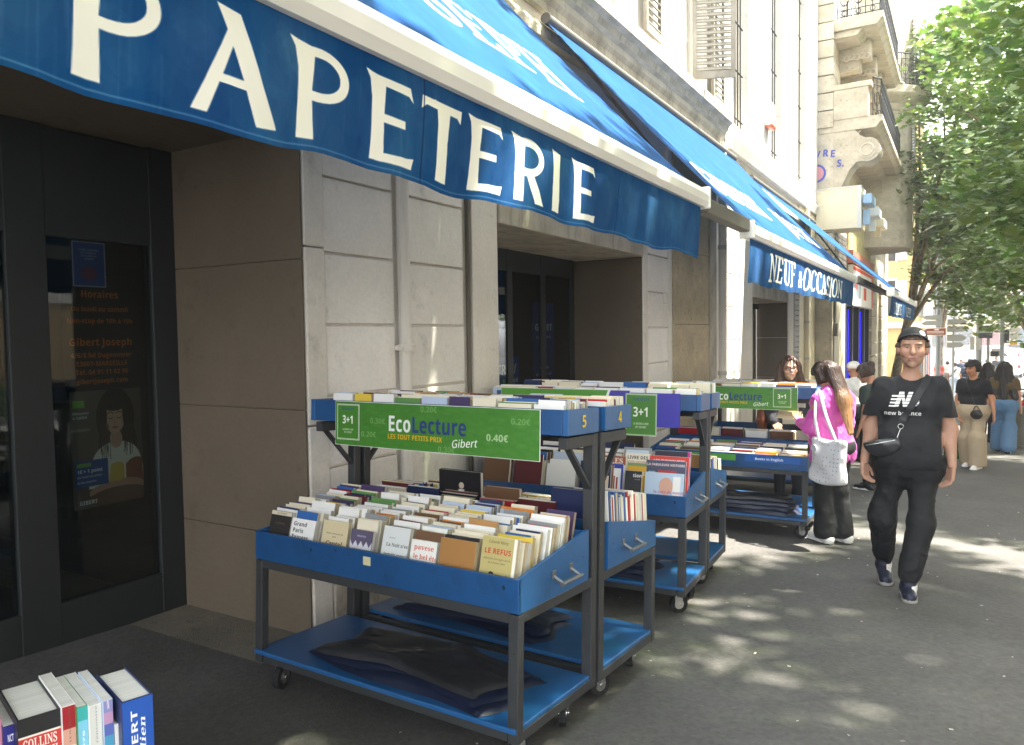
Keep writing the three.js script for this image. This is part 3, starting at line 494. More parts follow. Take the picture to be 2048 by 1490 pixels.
// ---------- far buildings ----------
function farBuilding(name, label, x0, x1, z0, z1, h, hex, face, opt = {}) {
  const b = thing(name, label, 'building', 'buildings around the crossing'); const g0 = G((z0 + z1) / 2) - 1;
  const m = mat(hex, { map: plasterTex, roughness: .85 });
  P('wall', [B(x0, x1, g0, g0 + h, z0, z1)], m, b);
  P('cornice', [B(x0 - .25, x1 + .25, g0 + h, g0 + h + .4, z0 + .25, z1 - .25), B(x0 - .2, x1 + .2, g0 + 4.9, g0 + 5.25, z0 + .2, z1 - .2)], M.white, b);
  const roof = P('roof', [B(x0 + .3, x1 - .3, g0 + h + .4, g0 + h + 1.3, z0 - .3, z1 + .3)], mat('#a06a50', { roughness: .9 }), b);
  P('chimney', [B((x0 + x1) / 2 - .5, (x0 + x1) / 2 + .5, g0 + h + 1.3, g0 + h + 2.6, (z0 + z1) / 2 - .4, (z0 + z1) / 2 + .4)], M.old, roof);
  const win = (x, y, z, rot, w, hh) => {
    const wg = new THREE.Group(); wg.name = 'window'; b.add(wg); wg.position.set(x, y, z); wg.rotation.y = rot;
    P('pane', B(-w / 2, w / 2, 0, hh, .0, .03), M.winGlass, wg); P('window_frame', [B(-w / 2 - .12, -w / 2, -.1, hh + .15, 0, .1), B(w / 2, w / 2 + .12, -.1, hh + .15, 0, .1), B(-w / 2, w / 2, hh, hh + .15, 0, .1), B(-.04, .04, 0, hh, .031, .07)], M.shutter2, wg);
    if (opt.shut) P('shutter', [B(-w / 2 - .65, -w / 2 - .14, 0, hh, .01, .07), B(w / 2 + .14, w / 2 + .65, 0, hh, .01, .07)], M.shutter2, wg);
  };
  for (let y = g0 + 5.7; y < g0 + h - 2.2; y += 3.3) {
    if (face === 'z' || face === 'both') for (let x = x0 + 1.4; x < x1 - 1; x += 2.6) win(x, y, z0, 0, 1.05, 2.1);
    if (face === 'x' || face === 'both') for (let z = z0 - 1.4; z > z1 + 1; z -= 2.8) win(x1, y, z, Math.PI / 2, 1.05, 2.1);
  }
  if (face !== 'x') for (let x = x0 + 1.6; x < x1 - 1.5; x += 3.8) P('shop_front', [B(x - 1.4, x + 1.4, g0 + 1, g0 + 4, z0 + .02, z0 + .06)], mat(pick(['#3a3f45', '#8d2f28', '#2d4a63', '#5a4b3a'])), b);
  if (face !== 'z') for (let z = z0 - 1.8; z > z1 + 1.5; z -= 4) P('shop_front', [B(x1 + .02, x1 + .06, g0 + 1, g0 + 4, z + 1.4, z - 1.4)], mat(pick(['#3a3f45', '#8d2f28', '#2d4a63', '#5a4b3a'])), b);
}
farBuilding('corner_building', 'yellow corner building with a white ledge beyond the trees', -16, -2.55, -52, -78, 17, '#e2bf7c', 'both', { shut: 1 });
farBuilding('end_building', 'tall pale building closing the street, leftmost of the far row', -22, -6, -130, -146, 21, '#dccdb2', 'z', { shut: 1 });
farBuilding('end_building', 'beige building in the middle of the far row', -5.7, 6.5, -150, -165, 19, '#d9c3a0', 'z', { shut: 1 });
farBuilding('end_building', 'pinkish building on the far row behind the road signs', 6.8, 20, -146, -160, 22, '#d7b49c', 'z');
farBuilding('end_building', 'cream building, rightmost of the far row', 20.4, 38, -140, -156, 20, '#e0d6c0', 'z');
// ---------- street trees ----------
const leafG = (() => {                                              // lobed plane-tree leaf, slightly cupped
  const o = [[0, 0], [.28, .06], [.5, .3], [.3, .36], [.34, .68], [.14, .62], [0, 1], [-.14, .62], [-.34, .68], [-.3, .36], [-.5, .3], [-.28, .06]];
  const pos = [], c = [0, .38]; for (let i = 0; i < o.length; i++) { const a = o[i], b = o[(i + 1) % o.length]; for (const p of [c, b, a]) pos.push(p[0], p[1] - .2, .22 * p[0] * p[0] - .08 * p[1] * p[1]); }
  const g = new THREE.BufferGeometry(); g.setAttribute('position', new THREE.Float32BufferAttribute(pos, 3)); g.computeVertexNormals(); return g;
})();
const leafM = new THREE.MeshPhysicalMaterial({ color: 0xffffff, roughness: .62, transmission: .55, thickness: 0, side: THREE.DoubleSide });
const barkTex = tex(256, (u, v) => { const p = fbm(u, v, 6, 3, 201), k = p > .52 ? 176 : p > .42 ? 138 : 104, f = 40 * (fbm(u, v, 40, 3, 203) - .5); return [cl(k + f), cl(k * .94 + f), cl(k * .8 + f)]; });
const barkM = new THREE.MeshStandardMaterial({ map: barkTex, bumpMap: barkTex, bumpScale: .01, roughness: .9, color: lin('#d6cab6') });
function limb(pts, r0, r1, n = 14) {
  const cv = new THREE.CatmullRomCurve3(pts), g = new THREE.TubeGeometry(cv, n, 1, 9, false), p = g.attributes.position;
  for (let i = 0; i <= n; i++) { const c = cv.getPointAt(i / n), r = r0 + (r1 - r0) * Math.pow(i / n, .8); for (let j = 0; j <= 9; j++) { const k = i * 10 + j; p.setXYZ(k, c.x + (p.getX(k) - c.x) * r, c.y + (p.getY(k) - c.y) * r, c.z + (p.getZ(k) - c.z) * r); } }
  g.computeVertexNormals(); const uv = g.attributes.uv; for (let i = 0; i < uv.count; i++) uv.setXY(i, uv.getX(i) * cv.getLength() / 1.2, uv.getY(i)); return strip(g);
}
function tree(label, x, z, o) {
  const t = thing('plane_tree', label, 'tree', 'plane trees along the pavement'), y = G(z); seed = o.seed * 7919 + 17;
  const C = V(x + (o.dx ?? 0), y + o.cy, z + (o.dz ?? 0)), fork = V(x + (o.lean ?? 0), y + (o.fork ?? 3), z);
  P('trunk', [limb([V(x, y - .2, z), V(x + (o.lean ?? 0) * .3, y + 1.2, z + .05), fork], o.r ?? .2, (o.r ?? .2) * .75, 16)], barkM, t);
  const cl0 = [];
  for (let i = 0; i < o.clumps; i++) {
    const a = rnd() * 6.283, e = Math.acos(1 - 2 * rnd()), q = Math.pow(rnd(), .42);
    cl0.push([V(C.x + o.rx * q * Math.sin(e) * Math.cos(a), C.y + o.ry * q * Math.cos(e), C.z + o.rz * q * Math.sin(e) * Math.sin(a)), rr(.45, .95) * (o.cs ?? 1)]);
  }
  for (const e of o.extra ?? []) cl0.push([V(e[0], e[1], e[2]), e[3]]);
  const br = [];
  for (let i = 0; i < (o.limbs ?? 9); i++) { const c = cl0[Math.floor(i * cl0.length / (o.limbs ?? 9))][0], mid = fork.clone().lerp(c, .5).add(V(rr(-.3, .3), rr(.1, .6), rr(-.3, .3))); br.push(limb([fork.clone().add(V(0, -.2, 0)), mid, c], (o.r ?? .2) * .5, .025, 10)); for (let k = 0; k < 3; k++) { const d = cl0[Math.floor(rnd() * cl0.length)][0]; if (d.distanceTo(c) < 2.2) br.push(limb([mid, mid.clone().lerp(d, .6).add(V(0, .15, 0)), d], .035, .012, 6)); } }
  P('branch', br, barkM, t);
  let N = 0; const per = cl0.map(([, r]) => { const n = Math.round(o.per * r * r); N += n; return n; });
  const im = new THREE.InstancedMesh(leafG, leafM, N); const m4 = new THREE.Matrix4(), q4 = new THREE.Quaternion(), eu = new THREE.Euler(), col = new THREE.Color(); let k = 0;
  const tint = [.18, .28, .05];
  cl0.forEach(([c, r], ci) => {
    const ct = .8 + .4 * rnd();
    for (let i = 0; i < per[ci]; i++) {
      const a = rnd() * 6.283, e = Math.acos(1 - 2 * rnd()), q = r * Math.pow(rnd(), .5), s = (o.leaf ?? .17) * rr(.6, 1.25);
      eu.set(-1.3 + rr(-.75, .75), rnd() * 6.283, rr(-.6, .6), 'YXZ'); q4.setFromEuler(eu);
      m4.compose(V(c.x + q * Math.sin(e) * Math.cos(a), c.y + .62 * q * Math.cos(e), c.z + q * Math.sin(e) * Math.sin(a)), q4, V(s, s, s)); im.setMatrixAt(k, m4);
      const v = ct * rr(.75, 1.25), y2 = rr(.8, 1.25); col.setRGB(tint[0] * v * y2, tint[1] * v, tint[2] * v); im.setColorAt(k, col); k++;
    }
  });
  im.name = 'crown'; im.userData = { kind: 'stuff' }; shade(im); t.add(im);
}
tree('plane tree overhanging the pavement beside the camera', 4.1, 2.4, { seed: 1, cy: 7.2, rx: 3.9, ry: 2.6, rz: 3.8, clumps: 105, per: 260, extra: [[1.2, 6.4, -1.4, 1], [1.9, 6.6, -1.9, 1], [.7, 6.2, -1.0, .9], [1.5, 6.8, -2.4, 1], [.9, 6.5, -2.0, 1], [2.4, 6.7, -1.3, 1], [.4, 6.6, -1.7, .9], [1.7, 6.2, -.8, .9]] });
tree('plane tree at the kerb next to the front carts', 4.2, -5.0, { seed: 2, cy: 7.3, rx: 3.9, ry: 2.7, rz: 3.9, clumps: 125, per: 260, extra: Array.from({ length: 26 }, (_, i) => { const t = (i % 13) / 12; return [-.0 - 1.6 * t, 6.05 + .3 * (i > 12), -5.98 + .6 * t + .25 * ((i * 7) % 5 - 2) / 2, .62]; }) });
tree('plane tree with bright low branches near the walking man', 4.0, -12.5, { seed: 3, cy: 6.3, dx: -1.3, rx: 3.4, ry: 3.9, rz: 3.8, clumps: 170, per: 300, extra: [[.75, 2.9, -12.2, .7], [1.0, 3.6, -11.6, .8], [.45, 4.3, -12.6, .7], [1.1, 2.5, -13.4, .6], [.9, 4.9, -11, .8], [.6, 5.4, -11.5, .8], [.3, 3.6, -13, .6], [.9, 2.6, -14.2, .7]] });
tree('plane tree in the middle of the kerbside row', 3.7, -19.5, { seed: 4, cy: 6.6, dx: -1.2, rx: 3.5, ry: 3.9, rz: 3.8, clumps: 150, per: 240, extra: [[.8, 2.5, -19, .7], [1.5, 2.4, -18.6, .7], [.5, 3.4, -20, .8], [1.3, 1.9, -19.6, .7]] });
tree('leaning plane tree close to the stone building', -2.05, -27.2, { seed: 5, cy: 8.2, rx: 2.3, ry: 5.2, rz: 3.2, dx: 1.9, lean: .5, r: .16, fork: 3.1, clumps: 150, per: 170, leaf: .2, extra: [[-.2, 2.6, -27, .8], [.6, 2.4, -27.6, .7], [-.9, 3.2, -26.8, .8], [.2, 1.8, -27.2, .8]] });
tree('plane tree behind the leaning one, farther down the pavement', 3.4, -29.5, { seed: 6, cy: 6.8, dx: -.8, rx: 3.9, ry: 4.6, rz: 3.4, clumps: 150, per: 180, leaf: .22 });
tree('farther plane tree above the road signs', 2.4, -38, { seed: 7, cy: 7.6, dx: -.6, rx: 4.2, ry: 4.4, rz: 3.6, clumps: 130, per: 160, leaf: .24 });
tree('distant plane tree beyond the metro sign', 3.4, -52, { seed: 8, cy: 8.5, rx: 4.6, ry: 4.6, rz: 4, clumps: 110, per: 130, leaf: .28 });
tree('distant plane tree beside the yellow building', -1.4, -58, { seed: 9, cy: 10, rx: 3.6, ry: 5.2, rz: 4, clumps: 110, per: 130, leaf: .28 });
seed = 777;
// ---------- book carts ----------
const CL = 1.43;
const enamel = (h) => phy(h, { map: paintTex, roughness: .38, clearcoat: .15, clearcoatRoughness: .4 });
const CM = { blue: enamel('#1b5690'), blue2: enamel('#2565a2'), frame: mat('#3b3d3f', { map: paintTex, roughness: .5 }), number: null };
function cartMatrix(x0, z0, yaw, mirror) {
  const A = V(-Math.cos(yaw), SL * Math.sin(yaw), Math.sin(yaw)).normalize(), Bv = V(-Math.sin(yaw), -SL * Math.cos(yaw), -Math.cos(yaw)).normalize(), N = Bv.clone().cross(A); if (N.y < 0) N.negate();
  const o = V(x0, SL * z0, z0).addScaledVector(A, CL / 2).addScaledVector(Bv, mirror ? .99 : .3);
  return mirror ? new THREE.Matrix4().makeBasis(A, N, Bv).setPosition(o) : new THREE.Matrix4().makeBasis(A.clone().negate(), N, Bv.clone().negate()).setPosition(o);
}
const put = (o, m, p = null) => { if (p) o.applyMatrix4(p); o.applyMatrix4(m); return o; };
function cart(label, m, o = {}) {
  const c = thing('book_cart', label, 'book cart', 'blue rolling book carts'), h = CL / 2;
  for (const s of [-1, 1]) {
    P('leg', [RB(s * h - s * .045, s * h, .13, .6, .26, .3, .004)], CM.frame, c);
    P('post', [RB(s * h - s * .05, s * h, .13, 1.215, -.33, -.285, .004)], CM.frame, c);
    for (const y of [.132, .565]) P('side_rail', [RB(s * h - s * .043, s * h - s * .002, y, y + .039, -.29, .262, .003)], CM.frame, c);
    P('tray_arm', [RB(s * h - s * .045, s * h - s * .003, 1.165, 1.213, -.29, -.06, .003)], CM.frame, c);
    P('brace', [bar(V(s * (h - .025), .97, -.3), V(s * (h - .025), 1.17, -.1), .03, .012)], CM.frame, c);
    // sloping side panel of the tray with a handle
    const g = extr([[-.3, .605], [.25, .605], [.25, .815], [-.3, .73]].map(([z, y]) => [z, y]), .016); g.rotateY(Math.PI / 2); g.translate(s * h - (s > 0 ? .016 : 0), 0, 0);
    const sp = P('tray_side', boxUV(g), CM.blue2, c);
    const hx = s * h, hb = [.05, -.09];
    P('handle', [...hb.map((z) => rod(V(hx - s * .005, .69, z), V(hx + s * .045, .665, z), .008, .008, 8)), ...hb.map((z) => RB(hx, hx + s * .006, .675, .71, z - .014, z + .014, .002)), rod(V(hx + s * .045, .665, .065), V(hx + s * .045, .665, -.105), .0085, .0085, 10)], mat('#77797b', { metalness: .7, roughness: .4 }), sp);
    P('top_tray_end', [RB(s * h - s * .016, s * h + s * .012, 1.221, 1.325, -.31, -.04, .003)], CM.blue2, c);
  }
  P('cross_rail', [RB(-h + .045, h - .045, .565, .604, .262, .298, .003)], CM.frame, c);
  P('cross_rail', [RB(-h + .05, h - .05, .132, .168, .255, .295, .003)], CM.frame, c);
  P('cross_rail', [RB(-h + .05, h - .05, .13, .17, -.325, -.29, .003)], CM.frame, c);
  P('cross_rail', [RB(-h + .05, h - .05, 1.17, 1.213, -.325, -.29, .003)], CM.frame, c);
  P('platform', [RB(-h + .005, h - .005, .17, .19, -.28, .31, .004)], CM.blue2, c);
  P('tray_front', [RB(-h, h, .605, .73, .284, .302, .003)], CM.blue, c);
  P('tray_back', [RB(-h + .017, h - .017, .605, .81, -.25, -.234, .003)], CM.blue, c);
  const fl = new THREE.BoxGeometry(CL - .034, .012, .53); fl.rotateX(.12); fl.translate(0, .645, .022); P('tray_floor', boxUV(fl), CM.blue, c);
  P('top_tray_board', [RB(-h + .017, h - .017, 1.221, 1.325, -.057, -.041, .003)], CM.blue, c);
  P('top_tray_board', [RB(-h + .017, h - .017, 1.221, 1.325, -.31, -.294, .003)], CM.blue, c);
  P('top_tray_floor', [B(-h + .017, h - .017, 1.222, 1.234, -.293, -.058)], CM.blue, c);
  for (const [x, z, a] of [[h - .09, -.2, .5], [-h + .09, -.2, -.4], [h - .09, .2, 2.2], [-h + .09, .2, .3]]) {
    const k = new THREE.Group(); k.name = 'caster'; c.add(k); k.position.set(x, 0, z); k.rotation.y = a;
    const w = P('wheel', [boxUV(new THREE.CylinderGeometry(.055, .055, .028, 22).rotateZ(Math.PI / 2).translate(0, .056, .03))], M.rubber, k);
    P('fork', [RB(-.024, -.02, .05, .128, .0, .05, .001), RB(.02, .024, .05, .128, .0, .05, .001), RB(-.03, .03, .118, .132, -.03, .05, .002), rod(V(-.027, .056, .03), V(.027, .056, .03), .008), ], M.steel, k);
    P('hub', [rod(V(-.016, .056, .03), V(.016, .056, .03), .03, .03, 18)], M.steel, k);
  }
  if (o.number) {
    const t = canvasTex(128, 128, (x) => { x.clearRect(0, 0, 128, 128); x.fillStyle = '#e3c326'; x.font = 'bold 118px sans-serif'; x.textAlign = 'center'; x.fillText(o.number, 64, 106); });
    const g = new THREE.PlaneGeometry(.075, .075).rotateY(o.flip ? -Math.PI / 2 : Math.PI / 2).translate((o.flip ? -1 : 1) * (h + .0155), 1.275, -.17); P('painted_number', g, new THREE.MeshStandardMaterial({ map: t, transparent: true, alphaTest: .3, roughness: .6 }), c);
  }
  if (o.sticker) P('sticker', [RB(-.04, .0, .675, .71, .3025, .3055, .001)], mat('#cfc9a0'), c);
  return put(c, m);
}
// ---------- books ----------
const pageTex = tex(128, (u, v) => { const k = 226 + 34 * (hash(Math.floor(u * 128), 3, 5) - .5) + 10 * (hash(Math.floor(u * 128), Math.floor(v * 128), 6) - .5); return [cl(k), cl(k), cl(k)]; });
pageTex.repeat.set(12, 12);
const pageMs = ['#dfd6c0', '#e8e4da', '#d3c4a4', '#ece9e3', '#c9b896', '#dedbd0'].map((h) => mat(h, { map: pageTex, roughness: .85 }));
const COLS = { cream: '#e8dfc6', white: '#efeeea', black: '#1d1d20', red: '#b3202a', navy: '#202c55', blue: '#2f64a8', grey: '#8d8f92', tan: '#b98a55', green: '#5b8c4a', purple: '#45355e', orange: '#d9842e', maroon: '#5f1f26', yellow: '#e3c64a', 'pale blue': '#b9c8de', brown: '#6d4d34', pink: '#d487a5' };
const coverMs = Object.fromEntries(Object.entries(COLS).map(([k, h]) => [k, phy(h, { roughness: .42, clearcoat: .2, clearcoatRoughness: .35 })]));
const pool = ['cream', 'white', 'cream', 'white', 'cream', 'white', 'cream', 'grey', 'cream', 'white', 'cream', 'pale blue', 'white', 'cream', 'cream', 'cream', 'white', 'white', 'white', 'white', 'black', 'red', 'navy', 'blue', 'grey', 'tan', 'green', 'purple', 'orange', 'maroon', 'pale blue', 'brown', 'cream', 'yellow', 'white'];
function bookGeo(w, h, t, hard = 0) {                               // origin at the bottom middle of the front board, front towards +z, spine at -x
  const ct = hard ? .0025 : .0007, ins = hard ? .003 : .0006;
  return [[B(-w / 2, w / 2, 0, h, -ct, 0), B(-w / 2, w / 2, 0, h, -t, -t + ct), B(-w / 2, -w / 2 + ct, 0, h, -t + ct, -ct)], [B(-w / 2 + ct + .0002, w / 2 - ins, ins, h - ins, -t + ct + .0002, -ct - .0002)]];
}
const stuffCache = [];
function book(label, w, h, t, cover, page, m, o = {}) {
  const b = thing(o.name ?? 'paperback_book', label, 'book', o.group ?? 'books on the carts'); const [cg, pg] = bookGeo(w, h, t, o.hard);
  const cv = P('cover', cg, cover, b); P('pages', pg, page, b);
  if (o.front) { const g = new THREE.PlaneGeometry(w - .002, h - .002).translate(0, h / 2, .0006); P('cover_print', g, o.front, cv); }
  if (o.spine) { const g = new THREE.PlaneGeometry(t - .001, h - .002).rotateY(-Math.PI / 2).translate(-w / 2 - .0006, h / 2, -t / 2); P('spine_print', g, o.spine, cv); }
  return put(b, m);
}
const TR = (x, y, z, rx = 0, ry = 0, rz = 0) => new THREE.Matrix4().makeRotationFromEuler(new THREE.Euler(rx, ry, rz, 'YXZ')).setPosition(x, y, z);
const print = (w, h, f) => new THREE.MeshPhysicalMaterial({ map: canvasTex(w, h, f), roughness: .4, clearcoat: .2, clearcoatRoughness: .3 });
const bg = (c, w, h, f) => { c.fillStyle = f; c.fillRect(0, 0, w, h); };
const txt = (c, s, x, y, font, f, al = 'left') => { c.fillStyle = f; c.font = font; c.textAlign = al; c.fillText(s, x, y); };
const ORD = ['first', 'second', 'third', 'fourth', 'fifth', 'sixth', 'seventh', 'eighth', 'ninth', 'tenth', 'eleventh', 'twelfth', 'thirteenth', 'fourteenth', 'fifteenth', 'sixteenth', 'seventeenth', 'eighteenth', 'nineteenth', 'twentieth'];
const ord = (i) => ORD[i] ?? (i + 1) + 'th';
const m1 = cartMatrix(-1.364, -2.287, -.033, false), m2 = cartMatrix(-1.364, -2.287, -.033, true), m3 = cartMatrix(-1.411, -4.329, .08, false), m4 = cartMatrix(-1.411, -4.329, .08, true), m5 = cartMatrix(-1.154, -6.88, .007, false), m6 = cartMatrix(-1.154, -6.88, .007, true), m7 = cartMatrix(-1.3, -9.3, .05, false), m0 = cartMatrix(-1.17, .16, .0, true).setPosition(-1.96, .012, -.42);
cart('blue book cart numbered 5 in front, full of paperbacks', m1, { number: '5', sticker: 1 });
cart('blue book cart numbered 4, back to back with cart 5', m2, { number: '4', flip: 1 });
cart('blue book cart of magazines in the middle of the row', m3); cart('blue book cart hidden behind the magazine cart, back to back', m4);
cart('blue book cart with a green sign beside the girl in pink', m5); cart('blue book cart behind the third green sign, facing the glasses woman', m6);
cart('farthest blue book cart, behind the woman with glasses', m7); cart('cart nearest the camera, carrying thick dictionaries', m0);
// front tray of cart 5: eight columns of paperbacks, the front ones with readable covers
const fronts = [
  [.05, .205, .205, 'olive paperback with red title LE REFUS at the front corner', print(320, 420, (c, w, h) => { bg(c, w, h, '#b9ab6e'); c.fillStyle = '#efe9da'; c.fillRect(w - 26, 0, 26, h); txt(c, 'Colonel Rémy', 150, 50, '30px sans-serif', '#3a3524', 'center'); txt(c, 'LE REFUS', 150, 130, 'bold 58px sans-serif', '#c02a22', 'center'); txt(c, "Mémoires d'un agent secret", 150, 175, '20px sans-serif', '#4a4430', 'center'); txt(c, 'de la France Libre', 150, 205, '20px sans-serif', '#4a4430', 'center'); c.fillStyle = '#2b2720'; c.beginPath(); c.arc(110, 290, 26, 0, 7); c.fill(); c.fillRect(70, 320, 90, 100); c.beginPath(); c.arc(250, 300, 20, 0, 7); c.fill(); c.fillRect(225, 322, 56, 90); }), 'cream'],
  [.23, .4, .175, 'plain brown paperback at the front of cart 5', print(256, 300, (c, w, h) => { bg(c, w, h, '#a5763f'); c.fillStyle = 'rgba(60,35,10,.25)'; for (let i = 0; i < 60; i++) c.fillRect(hash(i, 1, 3) * w, hash(i, 2, 3) * h, 2, 2); txt(c, 'collection du siècle', w / 2, 280, '16px serif', '#6b4a20', 'center'); }), 'tan'],
  [.415, .545, .15, 'white paperback with red lettering about a summer', print(256, 330, (c, w, h) => { bg(c, w, h, '#f1eee6'); txt(c, 'pavese', 30, 80, 'bold 58px serif', '#d14a2c'); txt(c, 'le bel été', 30, 160, 'bold 54px serif', '#d14a2c'); }), 'white'],
  [.565, .705, .185, 'pale grey paperback with a serif title about the night', print(256, 350, (c, w, h) => { bg(c, w, h, '#dcdfdd'); txt(c, 'La Nuit n’est', 40, 150, 'bold 36px serif', '#2f3338'); txt(c, 'jamais complète', 30, 225, 'bold 34px serif', '#2f3338'); txt(c, 'roman', 60, 90, '20px serif', '#8b8f90'); }), 'white'],
  [.755, .88, .15, 'purple and white paperback with a jagged cover edge', print(256, 330, (c, w, h) => { bg(c, w, h, '#d9d7de'); c.fillStyle = '#5a526b'; c.beginPath(); c.moveTo(0, 0); c.lineTo(w, 0); c.lineTo(w, 120); for (let i = 8; i >= 0; i--) c.lineTo(w * i / 8, i % 2 ? 150 : 95); c.closePath(); c.fill(); txt(c, 'lenorme', w / 2, 60, '26px serif', '#ddd6e6', 'center'); c.fillStyle = '#3c4068'; c.fillRect(180, 230, 76, 100); }), 'purple'],
  [.9, 1.05, .17, 'beige paperback with an italic title on the front row', print(256, 330, (c, w, h) => { bg(c, w, h, '#d8c9a2'); txt(c, 'Petites mémoires du', w / 2, 110, '18px serif', '#5b4a2c', 'center'); txt(c, 'pays', w / 2, 135, '18px serif', '#5b4a2c', 'center'); txt(c, 'Cantal', w / 2, 205, 'italic bold 52px serif', '#2f261a', 'center'); }), 'cream'],
  [1.105, 1.255, .155, 'white paperback with bold black GRAND PARIS title', print(256, 300, (c, w, h) => { bg(c, w, h, '#f2f1ec'); txt(c, 'Grand', 20, 62, 'bold 50px sans-serif', '#1a1a1a'); txt(c, 'Paris', 20, 118, 'bold 50px sans-serif', '#1a1a1a'); txt(c, 'Express', 20, 174, 'bold 50px sans-serif', '#1a1a1a'); }), 'white'],
  [1.262, 1.398, .175, 'black and red paperback at the wall end of the front row', print(256, 330, (c, w, h) => { bg(c, w, h, '#26221f'); c.fillStyle = '#d9cfb5'; c.fillRect(0, 0, w, 34); txt(c, 'LES CARNETS', w / 2, 26, '22px sans-serif', '#5a3a30', 'center'); txt(c, 'Frontières', w / 2, 110, '24px serif', '#8a7d6a', 'center'); c.fillStyle = '#7d2a1f'; c.fillRect(0, 200, w, 130); }), 'black'],
];
const floorY = (b) => .655 + (b - .03) * .125;
seed = 4242;
fronts.forEach(([a0, a1, h0, lab, fm, cc], ci) => {
  const w0 = a1 - a0, ac = (a0 + a1) / 2; let b = .028, i = 0;
  const lean0 = rr(.16, .24);
  while (b < .5) {
    const t = i ? rr(.012, .034) : .02, w = i ? Math.min(w0 + .012, rr(.108, w0 + .012)) : w0, h = i ? (rnd() < .12 ? rr(.19, .205) : rr(.174, .185)) : h0, nm = i ? pick(pool) : cc, x = .715 - ac + (i ? rr(-.5, .5) * (w0 - w) : 0), ln = lean0 + rr(-.02, .03);
    if (x + w / 2 > .694 || x - w / 2 < -.694) { b += .004; if (++i > 60) break; continue; }
    const lb = i ? `${nm} paperback, ${ord(i)} from the front in column ${ORD[7 - ci]} from the wall of tray 5` : lab;
    book(lb, w, h, t, coverMs[nm], pick(pageMs), new THREE.Matrix4().multiplyMatrices(m1, TR(x, floorY(b) - (i ? rr(0, .006) : h0 > .19 ? 0 : .004), .3 - b, -ln, i ? rr(-.025, .025) : 0, i ? rr(-.012, .012) : 0)), { front: i ? null : fm, group: 'paperbacks in the front tray' });
    b += t / Math.cos(ln) + rr(.001, .004); i++;
  }
});
// rows packed in trays: individual books where they show, merged where they only read as rows
const stuffM = new THREE.MeshStandardMaterial({ vertexColors: true, roughness: .7 });
function tinted(g, hex) { const c = lin(hex), n = g.attributes.position.count, a = new Float32Array(n * 3); for (let i = 0; i < n; i++) { a[3 * i] = c.r; a[3 * i + 1] = c.g; a[3 * i + 2] = c.b; } g.setAttribute('color', new THREE.BufferAttribute(a, 3)); return g; }
const PAGEHEX = ['#efe6d0', '#f6f2e8', '#e2d3b2', '#f7f5f0', '#d8c7a4'];
function topRow(m, labelOf, individually, s, hy = [.105, .128]) {
  seed = s; const gs = [];
  let x = .69, col = 0;
  while (x > -.6) {
    const w0 = rr(.12, .2); let z = -.066, i = 0;
    while (z > -.268) {
      const t = rr(.012, .03), w = w0 - rr(0, .02), h = rr(hy[0], hy[1]), nm = pick(pool), M4 = new THREE.Matrix4().multiplyMatrices(m, TR(x - w0 / 2, 1.236, z, -.03, rr(-.01, .01), 0));
      if (individually && individually(col, i)) book(labelOf(nm, col, i), w, h, t, coverMs[nm], pick(pageMs), M4, { group: 'books in the top trays' });
      else { const [cg, pg] = bookGeo(w, h, t); gs.push(...cg.map((g) => tinted(strip(g), COLS[nm]).applyMatrix4(M4)), ...pg.map((g) => tinted(strip(g), pick(PAGEHEX)).applyMatrix4(M4))); }
      z -= t + .002; i++;
    }
    x -= w0 + .006; col++;
  }
  return gs;
}
const stuff = (name, gs, label) => { const o = P(name, gs, stuffM, scene); o.userData = { label, category: 'books', kind: 'stuff' }; return o; };
stuff('packed_books', topRow(m1, (n, c, i) => `${n} book, ${ord(i)} from the front in stack ${ORD[c]} from the road, top tray 5`, () => true, 91).concat([tinted(strip(B(-.01, .01, 1.236, 1.25, -.01, .01)), '#e8dfc6').applyMatrix4(m1)]).slice(-1), 'thin paper slip in top tray 5');
scene.remove(scene.children[scene.children.length - 1]);
stuff('packed_books', topRow(m2, null, null, 92), 'books packed in the top tray of cart 4');
stuff('packed_books', topRow(m3, null, null, 93), 'books packed in the top tray of the magazine cart');
stuff('packed_books', topRow(m4, null, null, 94, [.13, .16]), 'books packed behind the magazine cart top tray');
stuff('packed_books', topRow(m5, null, null, 95), 'books packed in the top tray beside the girl in pink');
stuff('packed_books', topRow(m6, null, null, 96), 'books packed in the top tray facing the glasses woman');
stuff('packed_books', topRow(m7, null, null, 97), 'books packed in the farthest top tray');
function trayFill(m, s, cols, hh, tt, dark) {
  seed = s; const gs = [];
  for (const [a0, a1] of cols) { let b = .03; while (b < .5) { const t = rr(...tt), w = a1 - a0 - rr(0, .03), h = rr(...hh), ln = .2, nm = rnd() < (dark ?? 0) ? pick(['black', 'navy', 'maroon', 'brown', 'black']) : pick(pool), M4 = new THREE.Matrix4().multiplyMatrices(m, TR(.715 - (a0 + a1) / 2, floorY(b), .3 - b, -ln, rr(-.02, .02), 0)); const [cg, pg] = bookGeo(w, h, t); gs.push(...cg.map((g) => tinted(strip(g), COLS[nm]).applyMatrix4(M4)), ...pg.map((g) => tinted(strip(g), pick(PAGEHEX)).applyMatrix4(M4))); b += t + .004; } }
  return gs;
}
const cols6 = [[.03, .25], [.26, .47], [.48, .7], [.72, .93], [.95, 1.17], [1.19, 1.4]];
stuff('tray_books', trayFill(m2, 101, cols6.slice(0, 5), [.13, .17], [.012, .03], .6), 'dark albums standing in the tray of cart 4');
stuff('tray_books', trayFill(m3, 102, cols6.slice(2), [.2, .27], [.008, .02], .5), 'large albums standing in the magazine cart tray');
stuff('tray_books', trayFill(m4, 103, cols6, [.17, .2], [.012, .03]), 'paperbacks in the hidden tray behind the magazine cart');
